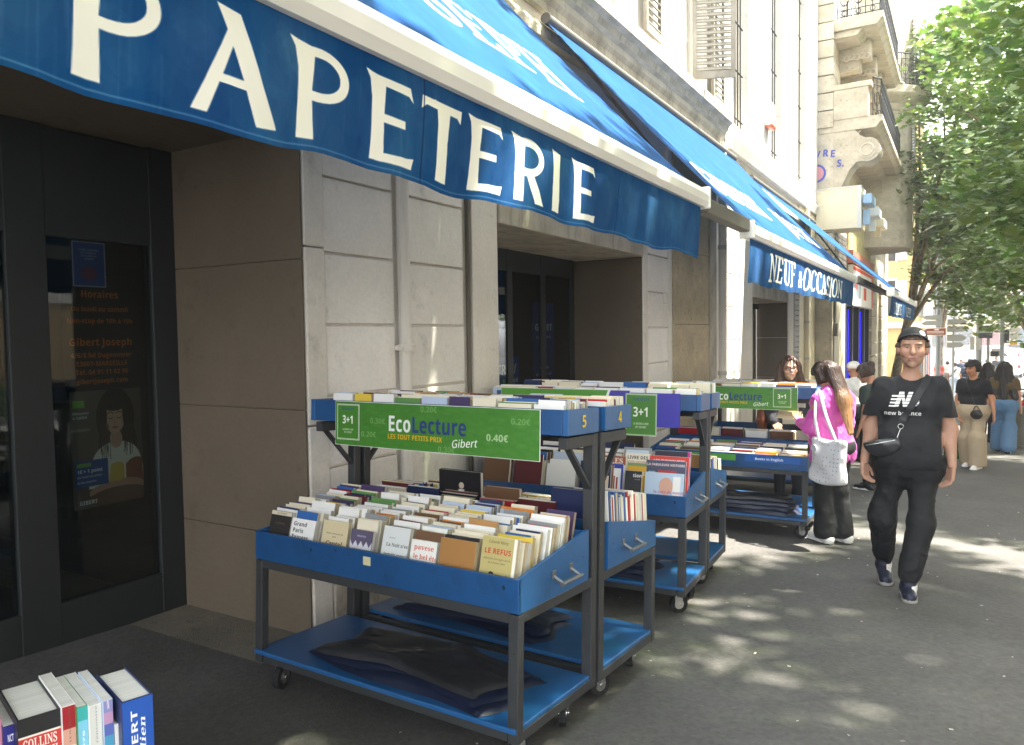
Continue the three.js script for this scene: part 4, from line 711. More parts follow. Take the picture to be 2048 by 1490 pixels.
stuff('tray_books', trayFill(m5, 104, cols6, [.06, .09], [.008, .014]), 'thin flat cases filed in the tray beside the girl in pink');
stuff('tray_books', trayFill(m6, 105, cols6, [.17, .2], [.012, .03]), 'paperbacks in the tray facing the glasses woman');
// magazines on edge at the road end of cart 4
seed = 515; { let b = .03, i = 0; const sc = ['#e9e6de', '#d8c7a2', '#3c5f9a', '#a63a3a', '#e6dcc0', '#f1efe9', '#8d7a4c', '#c7cfd6', '#f4f2ec', '#dedad0']; while (b < .47) { const t = rr(.008, .016), c = pick(sc); book(`thin magazine on edge, ${ord(i)} from the far end of the road-side row in cart 4`, .17, rr(.2, .235), t, phy(c, { roughness: .4 }), pick(pageMs), new THREE.Matrix4().multiplyMatrices(m2, TR(-.6 + rr(-.004, .004), floorY(b), .3 - b, -.12, rr(-.02, .02), 0)), { name: 'magazine', group: 'magazines on edge in cart 4' }); b += t + .003; i++; } }
book('dark navy album standing behind the front tray by the post', .17, .22, .03, coverMs.navy, pageMs[2], new THREE.Matrix4().multiplyMatrices(m2, TR(-.5, .72, -.2, -.05)), { name: 'album', hard: 1, group: 'albums in cart 4' });
book('wide black album with a figure on its cover behind the paperbacks', .26, .25, .03, coverMs.black, pageMs[1], new THREE.Matrix4().multiplyMatrices(m2, TR(.14, .715, -.19, .04, Math.PI)), { name: 'album', hard: 1, group: 'albums in cart 4', front: print(256, 240, (c, w, h) => { bg(c, w, h, '#17161a'); c.fillStyle = '#c9b7a0'; c.beginPath(); c.arc(140, 70, 16, 0, 7); c.fill(); c.fillStyle = '#e0ddd6'; c.fillRect(122, 88, 36, 60); c.fillStyle = '#8a2f2a'; c.fillRect(100, 140, 90, 14); }) });
book('dark brown album behind the paperbacks beside the black one', .2, .19, .03, coverMs.brown, pageMs[1], new THREE.Matrix4().multiplyMatrices(m2, TR(-.12, .715, -.2, .03, Math.PI + .03)), { name: 'album', hard: 1, group: 'albums in cart 4' });
// face-on magazines in the middle cart
const mags = [
  [.03, .27, .045, .2, 'magazine with a pale portrait cover in the middle cart', (c, w, h) => { bg(c, w, h, '#bcd0e6'); c.fillStyle = '#d9a890'; c.beginPath(); c.ellipse(w * .55, h * .4, 46, 56, 0, 0, 7); c.fill(); c.fillStyle = '#f3f1ec'; c.fillRect(w - 70, 20, 50, h); txt(c, 'la voix du monde', 60, h * .62, 'bold 24px serif', '#b65a8a'); }],
  [.03, .28, .085, .265, 'magazine titled LA FABULEUSE HISTOIRE in the middle cart', (c, w, h) => { bg(c, w, h, '#4a4f66'); txt(c, 'LA FABULEUSE HISTOIRE', w / 2, 34, 'bold 21px sans-serif', '#f1d9d9', 'center'); c.fillStyle = '#b23a42'; c.fillRect(80, 60, 120, 110); c.fillStyle = '#79b7d6'; c.fillRect(16, 70, 46, 60); c.fillStyle = '#e9d9c0'; c.fillRect(214, 80, 30, 120); c.fillStyle = '#2f6fa8'; c.fillRect(0, 240, w, 80); }],
  [.02, .27, .12, .285, 'red magazine behind the history magazine', (c, w, h) => { bg(c, w, h, '#cf3a2a'); txt(c, 'LES TUNNELIERS', w / 2, 40, 'bold 26px sans-serif', '#e8e4f2', 'center'); c.fillStyle = '#1f2d6b'; c.fillRect(10, 60, w - 20, 60); }],
  [.03, .26, .2, .3, 'magenta-edged dark album at the back of the middle cart', (c, w, h) => { bg(c, w, h, '#232036'); c.fillStyle = '#b01a80'; c.fillRect(w - 22, 0, 22, h); }],
  [.5, .68, .03, .16, 'food magazine with a bowl on its cover', (c, w, h) => { bg(c, w, h, '#d9c7b0'); c.fillStyle = '#b9d3e6'; c.fillRect(0, 0, w * .42, h); c.fillStyle = '#f4f0ea'; c.beginPath(); c.arc(w * .2, 70, 40, 0, 7); c.fill(); c.fillStyle = '#a5542f'; c.beginPath(); c.arc(w * .2, 70, 26, 0, 7); c.fill(); c.fillStyle = '#f6f3ee'; c.fillRect(130, 90, 90, 40); c.fillStyle = '#dd6a45'; c.fillRect(0, h - 30, w, 30); }],
  [.42, .66, .07, .23, 'cookery magazine with a blue border and vegetables', (c, w, h) => { bg(c, w, h, '#2b3fa6'); c.fillStyle = '#e9e9ea'; c.fillRect(14, 30, w - 28, h); c.fillStyle = '#7aa63a'; c.beginPath(); c.arc(70, 80, 36, 0, 7); c.fill(); c.fillStyle = '#9a3f36'; for (let i = 0; i < 6; i++) c.fillRect(110 + i * 20, 50 + 8 * i, 12, 90); }],
  [.42, .68, .11, .27, 'SCIENCES magazine sticking up behind the post', (c, w, h) => { bg(c, w, h, '#e8e9ea'); c.fillStyle = '#a0563a'; c.fillRect(0, 0, w, 56); txt(c, 'SCIENCES', 10, 46, 'bold 46px serif', '#f4e9dd'); c.fillStyle = '#8fb5cf'; c.fillRect(20, 70, w - 40, 20); c.fillStyle = '#d6a95a'; c.fillRect(60, 58, 50, 30); }],
  [.29, .4, .045, .2, 'black booklet with white lettering beside the yellow one', (c, w, h) => { bg(c, w, h, '#2a2b30'); txt(c, 'tion', 120, 90, 'bold 70px sans-serif', '#f0efec'); txt(c, 'en ville', 150, 130, '26px sans-serif', '#bdbdbd'); }],
  [.275, .4, .085, .24, 'yellow booklet with white capital letters in the middle cart', (c, w, h) => { bg(c, w, h, '#d7a72c'); txt(c, 'FONDS', w / 2, 160, 'bold 66px sans-serif', '#f4efe2', 'center'); txt(c, 'de cuisine', w / 2, 200, '30px sans-serif', '#f4efe2', 'center'); c.fillStyle = '#7d9a6a'; c.fillRect(0, 0, w, 40); }],
  [.27, .43, .13, .29, 'white booklet titled LIVRE DES in the middle cart', (c, w, h) => { bg(c, w, h, '#ece4cf'); txt(c, 'LIVRE DES', w / 2, 60, 'bold 46px sans-serif', '#1d1c1a', 'center'); txt(c, 'Mille recettes', w / 2, 100, 'italic 36px serif', '#c9502f', 'center'); }],
  [.28, .46, .19, .31, 'grey framed album at the back of the middle cart', (c, w, h) => { bg(c, w, h, '#8e9296'); c.fillStyle = '#c9d6e6'; c.fillRect(20, 20, w - 40, h - 40); }],
  [.72, .93, .04, .2, 'black opera album with a small red title', (c, w, h) => { bg(c, w, h, '#3d3f44'); txt(c, 'OPERA', 40, 80, '46px serif', '#c2452f'); c.fillStyle = '#d9d3b0'; c.fillRect(40, 150, 110, 60); }],
];
mags.forEach(([a0, a1, b, h, lab, f]) => book(lab, a1 - a0, h, .006, coverMs.white, pageMs[3], new THREE.Matrix4().multiplyMatrices(m3, TR(.715 - (a0 + a1) / 2, floorY(b), .3 - b, -.2)), { name: 'magazine', group: 'magazines in the middle cart', front: print(256, Math.round(256 * h / (a1 - a0)), f) }));
// ---------- signs on the carts ----------
const eco = (mirror3) => (c, w, h) => {
  bg(c, w, h, '#3f7c26'); for (let i = 0; i < 500; i++) { c.fillStyle = hash(i, 1, 9) > .5 ? 'rgba(255,255,255,.02)' : 'rgba(0,40,0,.03)'; c.fillRect(hash(i, 2, 9) * w, hash(i, 3, 9) * h, 30, 12); }
  c.globalAlpha = .28; for (const [t, x, y] of [['0.20€', 470, 30], ['0.30€', 200, 90], ['0.20€', 150, 150], ['0.30€', 560, 190], ['0.40€', 20, 96], ['0.20€', 900, 60]].filter((q) => !mirror3 || q[1] < 300)) txt(c, t, x, y, 'bold 34px sans-serif', '#dff0d0'); c.globalAlpha = 1;
  if (!mirror3) txt(c, '0.40€', 790, 130, 'bold 40px sans-serif', 'rgba(225,240,210,.6)');
  c.save(); c.translate(mirror3 ? 346 : 298, 118); c.scale(1.02, 1.25); txt(c, 'Eco', 0, 0, 'bold 74px sans-serif', '#e3e7e4'); const ww = c.measureText('Eco').width; txt(c, 'Lecture', ww, 0, 'bold 74px sans-serif', '#1d2f78'); c.restore();
  c.save(); c.translate(mirror3 ? 346 : 298, 150); c.scale(.94, 1); txt(c, 'LES TOUT PETITS PRIX', 0, 0, 'bold 29px sans-serif', '#d9a81f'); c.restore();
  c.save(); c.translate(mirror3 ? 672 : 625, 168); c.rotate(-.08); txt(c, 'Gibert', 0, 0, 'italic 44px sans-serif', '#f2f4ee'); c.restore();
};
const card = (c, w, h) => { bg(c, w, h, '#437f28'); c.strokeStyle = '#b9d6a4'; c.lineWidth = 4; c.strokeRect(4, 4, w - 8, h - 8); txt(c, 'EcoLecture', w / 2, 40, 'bold 26px sans-serif', '#2a4f86', 'center'); txt(c, '3+1', w / 2, 140, 'bold 82px sans-serif', '#eef3e8', 'center'); txt(c, 'LE MOINS CHER', w / 2, 190, '18px sans-serif', '#dfead4', 'center'); txt(c, 'EST OFFERT', w / 2, 212, '18px sans-serif', '#dfead4', 'center'); };
function sign(m, a0, a1, y0, y1, b, f, label, tw = 1024, th = 192) {
  const s = thing('green_sign', label, 'sign', 'green cart signs'); const w = a1 - a0;
  P('sign_board', [B(-w / 2, w / 2, 0, y1 - y0, -.004, 0)], mat('#f0f0ea'), s); P('sign_print', new THREE.PlaneGeometry(w - .004, y1 - y0 - .004).translate(0, (y1 - y0) / 2, .0008), print(tw, th, f), s);
  return put(s, new THREE.Matrix4().multiplyMatrices(m, TR(.715 - (a0 + a1) / 2, y0, .3 - b, 0)));
}
function cardOn(m, a0, a1, y0, y1, b, label) { const o = thing('price_card', label, 'sign', 'three plus one price cards'); P('card_print', B(-(a1 - a0) / 2, (a1 - a0) / 2, 0, y1 - y0, -.001, 0), mat('#d8d8d2'), o); P('card_face', new THREE.PlaneGeometry(a1 - a0 - .006, y1 - y0 - .006).translate(0, (y1 - y0) / 2, .0008), print(256, 256, card), o); put(o, new THREE.Matrix4().multiplyMatrices(m, TR(.715 - (a0 + a1) / 2, y0, .3 - b, 0, 0, rr(-.01, .01)))); }
sign(m1, .112, 1.261, 1.113, 1.323, .33, eco(false), 'wide green price sign hanging on the front cart numbered 5');
cardOn(m1, 1.1, 1.245, 1.14, 1.31, .326, 'three plus one card stuck on the front green sign');
sign(m3, .45, 1.4, 1.14, 1.345, .33, (c, w, h) => { bg(c, w, h, '#4d9428'); c.fillStyle = '#eef2ee'; c.beginPath(); c.moveTo(w * .84, 0); c.quadraticCurveTo(w * .8, h * .5, w * .78, h); c.lineTo(w, h); c.lineTo(w, 0); c.fill(); c.fillStyle = '#3a35a0'; c.beginPath(); c.moveTo(w * .86, 0); c.quadraticCurveTo(w * .82, h * .5, w * .8, h); c.lineTo(w, h); c.lineTo(w, 0); c.fill(); }, 'green and violet sign on the middle magazine cart');
one('violet_panel', (() => { const g = B(-.2, .2, 0, .22, -.004, 0); return g; })(), mat('#3f3aa8', { roughness: .45 }), 'violet blue panel hanging on the middle magazine cart', 'sign'); put(scene.children[scene.children.length - 1], new THREE.Matrix4().multiplyMatrices(m3, TR(.715 - .32, 1.11, .3 - .333)));
cardOn(m3, .27, .48, 1.05, 1.325, .325, 'framed three plus one card on the middle magazine cart');
sign(m5, .146, 1.3, 1.113, 1.323, .33, eco(true), 'wide green price sign on the cart beside the girl in pink');
cardOn(m5, .2, .36, 1.14, 1.315, .326, 'three plus one card on the sign beside the girl in pink');
sign(m6, .1, 1.25, 1.113, 1.323, .33, eco(true), 'green sign on the far side facing the glasses woman'); 
sign(m7, .2, 1.35, 1.113, 1.323, .33, eco(false), 'farthest green sign, behind the woman with glasses');
one('arrow_label', B(-.22, .22, 0, .055, 0, .002), mat('#4f9a3c'), 'small green arrow label on the tray beside the girl in pink', 'label'); put(scene.children[scene.children.length - 1], new THREE.Matrix4().multiplyMatrices(m5, TR(-.12, .66, .303)));
{ const t = print(512, 64, (c, w, h) => { bg(c, w, h, '#1d5aa8'); txt(c, '←  Books in English', 60, 44, 'bold 34px sans-serif', '#e8edf3'); }); const o = one('arrow_label', B(-.24, .24, 0, .06, 0, .002), mat('#1d5aa8'), 'blue label about English books on the tray front', 'label'); P('label_print', new THREE.PlaneGeometry(.47, .055).translate(0, .03, .0026), t, o); put(o, new THREE.Matrix4().multiplyMatrices(m5, TR(.42, .66, .303))); }
// ---------- folded tarpaulins on the platforms ----------
const tarpM = phy('#121a33', { roughness: .42, clearcoat: .25, clearcoatRoughness: .4, side: THREE.DoubleSide }), tarpM2 = phy('#33343a', { map: grimeTex, roughness: .55, clearcoat: .2, side: THREE.DoubleSide });
function tarp(label, m, w, d, h, s, mt, layers = 3) {
  const t = thing('folded_tarpaulin', label, 'tarpaulin', 'folded tarpaulins under the carts');
  for (let l = 0; l < layers; l++) {
    const nx = 64, nz = 30, pos = [], idx = [], W = w * (1 - .06 * l), D = d * (1 - .08 * l), y0 = h * l / layers, y1 = h * (l + 1) / layers;
    const f = (u, v) => { const r = fbm(u + .03 * s, v + l * .2, 4, 4, s + l) - .5, q = fbm(u * .8 + .3, v * .8, 7, 3, s + 9 + l) - .5; return .03 * r + .035 * (.16 - Math.abs(q)) + .012 * Math.sin(u * 9 + s + l) * Math.sin(v * 5 + s); };
    for (let j = 0; j <= nz; j++) for (let i = 0; i <= nx; i++) { const u = i / nx, v = j / nz, e = Math.min(1, 9 * Math.min(u, 1 - u, v, 1 - v) + .0); const px = (u - .5) * W + .03 * Math.sin(v * 7 + s + l), pz = (v - .5) * D + .025 * Math.sin(u * 6 + s * 2 + l); pos.push(px, y0 + .003 + (y1 - y0) * Math.sqrt(1 - (1 - e) ** 2) + Math.max(0, f(u, v)) * e, pz); }
    for (let j = 0; j < nz; j++) for (let i = 0; i < nx; i++) { const a = j * (nx + 1) + i; idx.push(a, a + nx + 1, a + 1, a + 1, a + nx + 1, a + nx + 2); }
    const g = new THREE.BufferGeometry(); g.setIndex(idx); g.setAttribute('position', new THREE.Float32BufferAttribute(pos, 3)); g.setAttribute('uv', new THREE.Float32BufferAttribute(Float32Array.from({ length: pos.length / 3 * 2 }, (_, k) => pos[(k >> 1) * 3 + (k & 1 ? 2 : 0)]), 2)); g.computeVertexNormals(); P('folded_layer', g, l === layers - 1 ? mt : tarpM, t).rotation.y = .05 * (l - 1);
  }
  put(t, m);
}
const mm = (m, x, y, z, ry = 0) => new THREE.Matrix4().multiplyMatrices(m, TR(x, y, z, 0, ry));
tarp('dark navy folded tarpaulin on the platform of front cart 5', mm(m1, .08, .19, .06, -.06), 1.0, .42, .06, 3, tarpM2);
tarp('navy tarpaulin folded under the middle magazine cart', mm(m3, -.1, .19, .02), 1.1, .42, .08, 7, tarpM);
tarp('crumpled tarpaulin under the cart beside the girl in pink', mm(m5, .02, .19, .02), 1.15, .42, .13, 11, tarpM2, 4);
tarp('navy tarpaulin under the cart numbered 4', mm(m2, .1, .19, -.03), .9, .35, .05, 15, tarpM, 2);
// ---------- thick dictionaries nearest the camera ----------
{
  const spine = (w, h, f) => print(w, h, f), O = [-1.206, -.789], dirx = -.68, dirz = .73;   // row runs from the big blue dictionary towards the camera
  const row = [
    [.05, .245, .15, 'navy', 'big blue dictionary with white lettering down its spine', (c, w, h) => { bg(c, w, h, '#1f56b4'); c.save(); c.translate(w * .48, h * .62); c.rotate(-Math.PI / 2); txt(c, 'ROBERT', 0, 0, 'bold 74px sans-serif', '#f0f2f4'); txt(c, 'quotidien', -60, 62, 'italic bold 62px serif', '#f0f2f4'); c.restore(); }, 1],
    [.008, .2, .13, 'white', 'thin white booklet beside the big blue dictionary', null],
    [.015, .245, .16, 'pale blue', 'striped pink and turquoise textbook in the nearest row', (c, w, h) => { ['#8f93c8', '#c59ac0', '#5f6fb8', '#4f9fc4', '#7fb8cc', '#e2e6c0', '#d66aa0', '#9a8fc4', '#d66aa0', '#a79bcb', '#d07aa6', '#8f8fc0'].forEach((f, i) => { c.fillStyle = f; c.fillRect(0, i * h / 12, w, h / 12 + 1); }); txt(c, 'N', w * .5, h * .06, 'bold 60px sans-serif', '#f4d9e6', 'center'); }],
    [.019, .24, .17, 'white', 'thick white manual in the nearest row of books', (c, w, h) => { bg(c, w, h, '#d9d8d2'); c.save(); c.translate(w * .6, h * .4); c.rotate(-Math.PI / 2); txt(c, 'A la rencontre', 0, 0, '30px serif', '#77766f'); c.restore(); }],
    [.016, .24, .16, 'green', 'turquoise-spined textbook in the nearest row', (c, w, h) => { bg(c, w, h, '#39aaa6'); c.fillStyle = '#7cc3dc'; c.fillRect(0, h * .1, w, h * .25); c.save(); c.translate(w * .65, h * .8); c.rotate(-Math.PI / 2); txt(c, 'Situations 1975', 0, 0, 'bold 44px sans-serif', '#e6f2f2'); c.restore(); }],
    [.02, .245, .17, 'white', 'white book with a red square on its spine in the nearest row', (c, w, h) => { bg(c, w, h, '#d9d3cf'); c.fillStyle = '#a5202a'; c.fillRect(0, 0, w, h * .16); c.fillStyle = '#dba594'; c.fillRect(0, h * .16, w, h * .12); c.save(); c.translate(w * .6, h * .7); c.rotate(-Math.PI / 2); txt(c, 'Histoire de la traduction', 0, 0, '34px serif', '#6b5b58'); c.restore(); }],
    [.062, .24, .16, 'black', 'fat black dictionary with a red label on its spine', (c, w, h) => { bg(c, w, h, '#202124'); c.fillStyle = '#efe6dc'; c.fillRect(0, h * .12, w, h * .34); c.fillStyle = '#c93a34'; c.fillRect(0, h * .135, w, h * .31); c.fillStyle = '#f1e9df'; ['COLLINS', 'ENGLISH', 'DICTIONARY'].forEach((t, i) => txt(c, t, w / 2, h * (.22 + i * .085), `bold ${i === 2 ? 38 : 50}px serif`, '#f4ede4', 'center')); c.fillStyle = '#f0eee8'; c.fillRect(w * .3, h * .52, w * .45, h * .04); c.fillRect(w * .45, h * .52, w * .15, h * .3); }, 1],
    [.02, .225, .15, 'navy', 'navy and white numbered booklet in the nearest row', (c, w, h) => { bg(c, w, h, '#e7e7ea'); c.fillStyle = '#2f2f8a'; c.fillRect(0, 0, w, h * .25); c.fillStyle = '#3f86c4'; c.fillRect(0, h * .25, w, h * .12); txt(c, 'NCT', w / 2, h * .12, 'bold 40px sans-serif', '#fff', 'center'); }],
    [.02, .235, .16, 'pink', 'pink-spined book in the nearest row', (c, w, h) => bg(c, w, h, '#d78fae')],
    [.022, .225, .15, 'orange', 'orange-spined book in the nearest row', (c, w, h) => { bg(c, w, h, '#d65a30'); c.save(); c.translate(w * .65, h * .6); c.rotate(-Math.PI / 2); txt(c, 'Vocabulaire', 0, 0, 'bold 50px sans-serif', '#e9b545'); c.restore(); }],
    [.024, .22, .15, 'blue', 'turquoise book at the camera end of the nearest row', (c, w, h) => bg(c, w, h, '#6fc0d0')],
    [.03, .23, .15, 'cream', 'cream book, last of the nearest row', null],
  ];
  let s = 0; const yb = .645;
  row.forEach(([t, h, w, cc, lab, f, hard]) => {
    const px = O[0] + dirx * s, pz = O[1] + dirz * s;                         // far top corner of the spine
    const m = new THREE.Matrix4().makeBasis(V(-.96, 0, -.28), V(0, 1, 0), V(.28, 0, -.96)).setPosition(px - .96 * w / 2, yb, pz - .28 * w / 2);
    const mp = f && spine(128 + Math.round(t * 2400), 512, f);
    book(lab, w, h, t, coverMs[cc], pageMs[1], m, { name: hard ? 'dictionary' : 'textbook', hard, group: 'thick books nearest the camera', spine: mp });
    s += t + .0025;
  });
}
// loose twig on the asphalt
one('wooden_stick', [rod(V(-.93, G(-2.62) + .004, -2.6), V(-.83, G(-2.65) + .004, -2.64), .0035, .003, 6)], mat('#c9a375'), 'short pale wooden stick on the asphalt beside the front cart', 'stick');
// ---------- people: one continuous skin mesh each, clothes and hair as parts ----------
function nets(f, lo, hi, h) {                                        // surface nets over a signed distance
  const n = [0, 1, 2].map((k) => Math.max(3, Math.ceil((hi[k] - lo[k]) / h) + 1)), [nx, ny, nz] = n, v = new Float32Array(nx * ny * nz), at = (i, j, k) => (k * ny + j) * nx + i;
  for (let k = 0; k < nz; k++) for (let j = 0; j < ny; j++) for (let i = 0; i < nx; i++) v[at(i, j, k)] = f(lo[0] + i * h, lo[1] + j * h, lo[2] + k * h);
  const id = new Int32Array(nx * ny * nz).fill(-1), pos = [], idx = [];
  for (let k = 0; k < nz - 1; k++) for (let j = 0; j < ny - 1; j++) for (let i = 0; i < nx - 1; i++) {
    let m = 0, sx = 0, sy = 0, sz = 0, c = 0; const g = [];
    for (let q = 0; q < 8; q++) { const d = v[at(i + (q & 1), j + ((q >> 1) & 1), k + (q >> 2))]; g.push(d); if (d < 0) m |= 1 << q; }
    if (m === 0 || m === 255) continue;
    for (let q = 0; q < 8; q++) for (const b of [1, 2, 4]) if (!(q & b)) { const r = q | b; if ((g[q] < 0) !== (g[r] < 0)) { const t = g[q] / (g[q] - g[r]); sx += (q & 1) + (b === 1 ? t : 0); sy += ((q >> 1) & 1) + (b === 2 ? t : 0); sz += (q >> 2) + (b === 4 ? t : 0); c++; } }
    id[at(i, j, k)] = pos.length / 3; pos.push(lo[0] + (i + sx / c) * h, lo[1] + (j + sy / c) * h, lo[2] + (k + sz / c) * h);
  }
  const quad = (a, b, c, d, flip) => { if (a < 0 || b < 0 || c < 0 || d < 0) return; flip ? idx.push(a, c, b, a, d, c) : idx.push(a, b, c, a, c, d); };
  for (let k = 1; k < nz - 1; k++) for (let j = 1; j < ny - 1; j++) for (let i = 1; i < nx - 1; i++) {
    const a = v[at(i, j, k)] < 0;
    if (a !== v[at(i + 1, j, k)] < 0) quad(id[at(i, j - 1, k - 1)], id[at(i, j, k - 1)], id[at(i, j, k)], id[at(i, j - 1, k)], !a);
    if (a !== v[at(i, j + 1, k)] < 0) quad(id[at(i - 1, j, k - 1)], id[at(i - 1, j, k)], id[at(i, j, k)], id[at(i, j, k - 1)], !a);
    if (a !== v[at(i, j, k + 1)] < 0) quad(id[at(i - 1, j - 1, k)], id[at(i, j - 1, k)], id[at(i, j, k)], id[at(i - 1, j, k)], !a);
  }
  const g = new THREE.BufferGeometry(); g.setAttribute('position', new THREE.Float32BufferAttribute(pos, 3)); g.setIndex(idx); g.computeVertexNormals(); return g;
}
const smin = (a, b, k) => { const h = Math.max(k - Math.abs(a - b), 0) / k; return Math.min(a, b) - h * h * k * .25; };
const smax = (a, b, k) => -smin(-a, -b, k);
const cap = (a, b, r0, r1 = r0, fl = 1) => ({ a, b, r0, r1, fl, d: [b[0] - a[0], b[1] - a[1], b[2] - a[2]], l: (b[0] - a[0]) ** 2 + (b[1] - a[1]) ** 2 + ((b[2] - a[2])) ** 2 || 1e-9 });
function capD(c, x, y, z, off = 0) {
  const px = x - c.a[0], py = y - c.a[1], pz = z - c.a[2], t = Math.max(0, Math.min(1, (px * c.d[0] + py * c.d[1] + pz * c.d[2]) / c.l));
  const dx = px - c.d[0] * t, dy = py - c.d[1] * t, dz = (pz - c.d[2] * t) / c.fl; return Math.sqrt(dx * dx + dy * dy + dz * dz) - (c.r0 + (c.r1 - c.r0) * t) - off;
}
const union = (cs, k, off = 0) => (x, y, z) => { let d = 1e3; for (const c of cs) d = smin(d, capD(c, x, y, z, off), k); return d; };
const ell = (cx, cy, cz, rx, ry, rz) => (x, y, z) => { const a = (x - cx) / rx, b = (y - cy) / ry, c = (z - cz) / rz, q = Math.sqrt(a * a + b * b + c * c); return (q - 1) * Math.min(rx, ry, rz); };
const nz3 = (x, y, z, f, s) => { const X = x * f + 50, Y = y * f + 50, Z = z * f + 50, k = Math.floor(Z), t = Z - k, u = t * t * (3 - 2 * t); return (pn(X, Y, 4096, s + k * 7) * (1 - u) + pn(X, Y, 4096, s + (k + 1) * 7) * u) - .5; };
function headSDF(o) {
  const cr = ell(0, .032, -.012, .077, .09, .097), jaw = ell(0, -.04, .018, o.jaw ?? .06, .078, .072), e1 = ell(.083, -.002, -.0, .014, .034, .02), e2 = ell(-.083, -.002, -.0, .014, .034, .02);
  const parts = [cap([0, .018, .086], [0, -.02, .106], .009, .0145), cap([-.04, .032, .072], [.04, .032, .072], .013), cap([-.042, -.016, .058], [-.042, -.02, .058], .026), cap([.042, -.016, .058], [.042, -.02, .058], .026), cap([-.019, -.054, .08], [.019, -.054, .08], .0085), cap([0, -.095, .058], [0, -.097, .062], .022)];
  return (x, y, z) => { let d = smin(cr(x, y, z), jaw(x, y, z), .035); for (const c of parts) d = smin(d, capD(c, x, y, z), .014); for (const s of [-1, 1]) { const q = .0175 - Math.hypot(x - s * .032, y - .013, z - .097); d = smax(d, q, .014); } if (o.folds) for (const c of o.folds) d = smax(d, -capD(c, x, y, z), .008); d = smin(d, Math.min(e1(x, y, z), e2(x, y, z)), .008); return d; };
}
function paint(g, fn) { const p = g.attributes.position, a = new Float32Array(p.count * 3); for (let i = 0; i < p.count; i++) { const c = fn(p.getX(i), p.getY(i), p.getZ(i)); a[3 * i] = c[0]; a[3 * i + 1] = c[1]; a[3 * i + 2] = c[2]; } g.setAttribute('color', new THREE.BufferAttribute(a, 3)); return g; }
const mixc = (a, b, t) => [a[0] + (b[0] - a[0]) * t, a[1] + (b[1] - a[1]) * t, a[2] + (b[2] - a[2]) * t];
const bare = (g) => { g.deleteAttribute('uv'); return g; };
const add3 = (a, b, k = 1) => [a[0] + b[0] * k, a[1] + b[1] * k, a[2] + b[2] * k], sub3 = (a, b) => [a[0] - b[0], a[1] - b[1], a[2] - b[2]], nrm = (a) => { const l = Math.hypot(...a) || 1; return [a[0] / l, a[1] / l, a[2] / l]; }, crs = (a, b) => [a[1] * b[2] - a[2] * b[1], a[2] * b[0] - a[0] * b[2], a[0] * b[1] - a[1] * b[0]];
function handCaps(w, dir, palm, side, curl = .5, s = 1) {              // w wrist, dir along the hand, palm = palm normal, side +1 when the thumb lies along crs(dir, palm)
  const d = nrm(dir), n = nrm(palm), t = crs(d, n), P3 = (a, b, c) => add3(add3(add3(w, d, a * s), t, b * s), n, c * s), cs = [];
  for (const b of [-.028, -.009, .01, .028]) cs.push(cap(P3(.012, b * .7, 0), P3(.085, b, .002), .0135 * s, .0125 * s));
  [[-.029, .062, .0078], [-.0095, .074, .0085], [.0105, .078, .0088], [.0295, .068, .0086]].forEach(([b0, L, r]) => {
    const b = b0 * side, c1 = curl * .5, c2 = curl * 1.3, p0 = P3(.088, b, .003), p1 = P3(.088 + L * .45 * Math.cos(c1), b * 1.06, .003 + L * .45 * Math.sin(c1)), p2 = [p1[0], p1[1], p1[2]], e = add3(add3(p2, d, L * .55 * s * Math.cos(c2)), n, L * .55 * s * Math.sin(c2)); cs.push(cap(p0, p1, r * s, r * .95 * s), cap(p1, e, r * .95 * s, r * .8 * s));
  });
  const t0 = P3(.03, .026 * side, .006), t1 = P3(.062, .05 * side, .018), t2 = P3(.092, .052 * side, .026); cs.push(cap(t0, t1, .0125 * s, .0105 * s), cap(t1, t2, .0105 * s, .0085 * s));
  return cs;
}
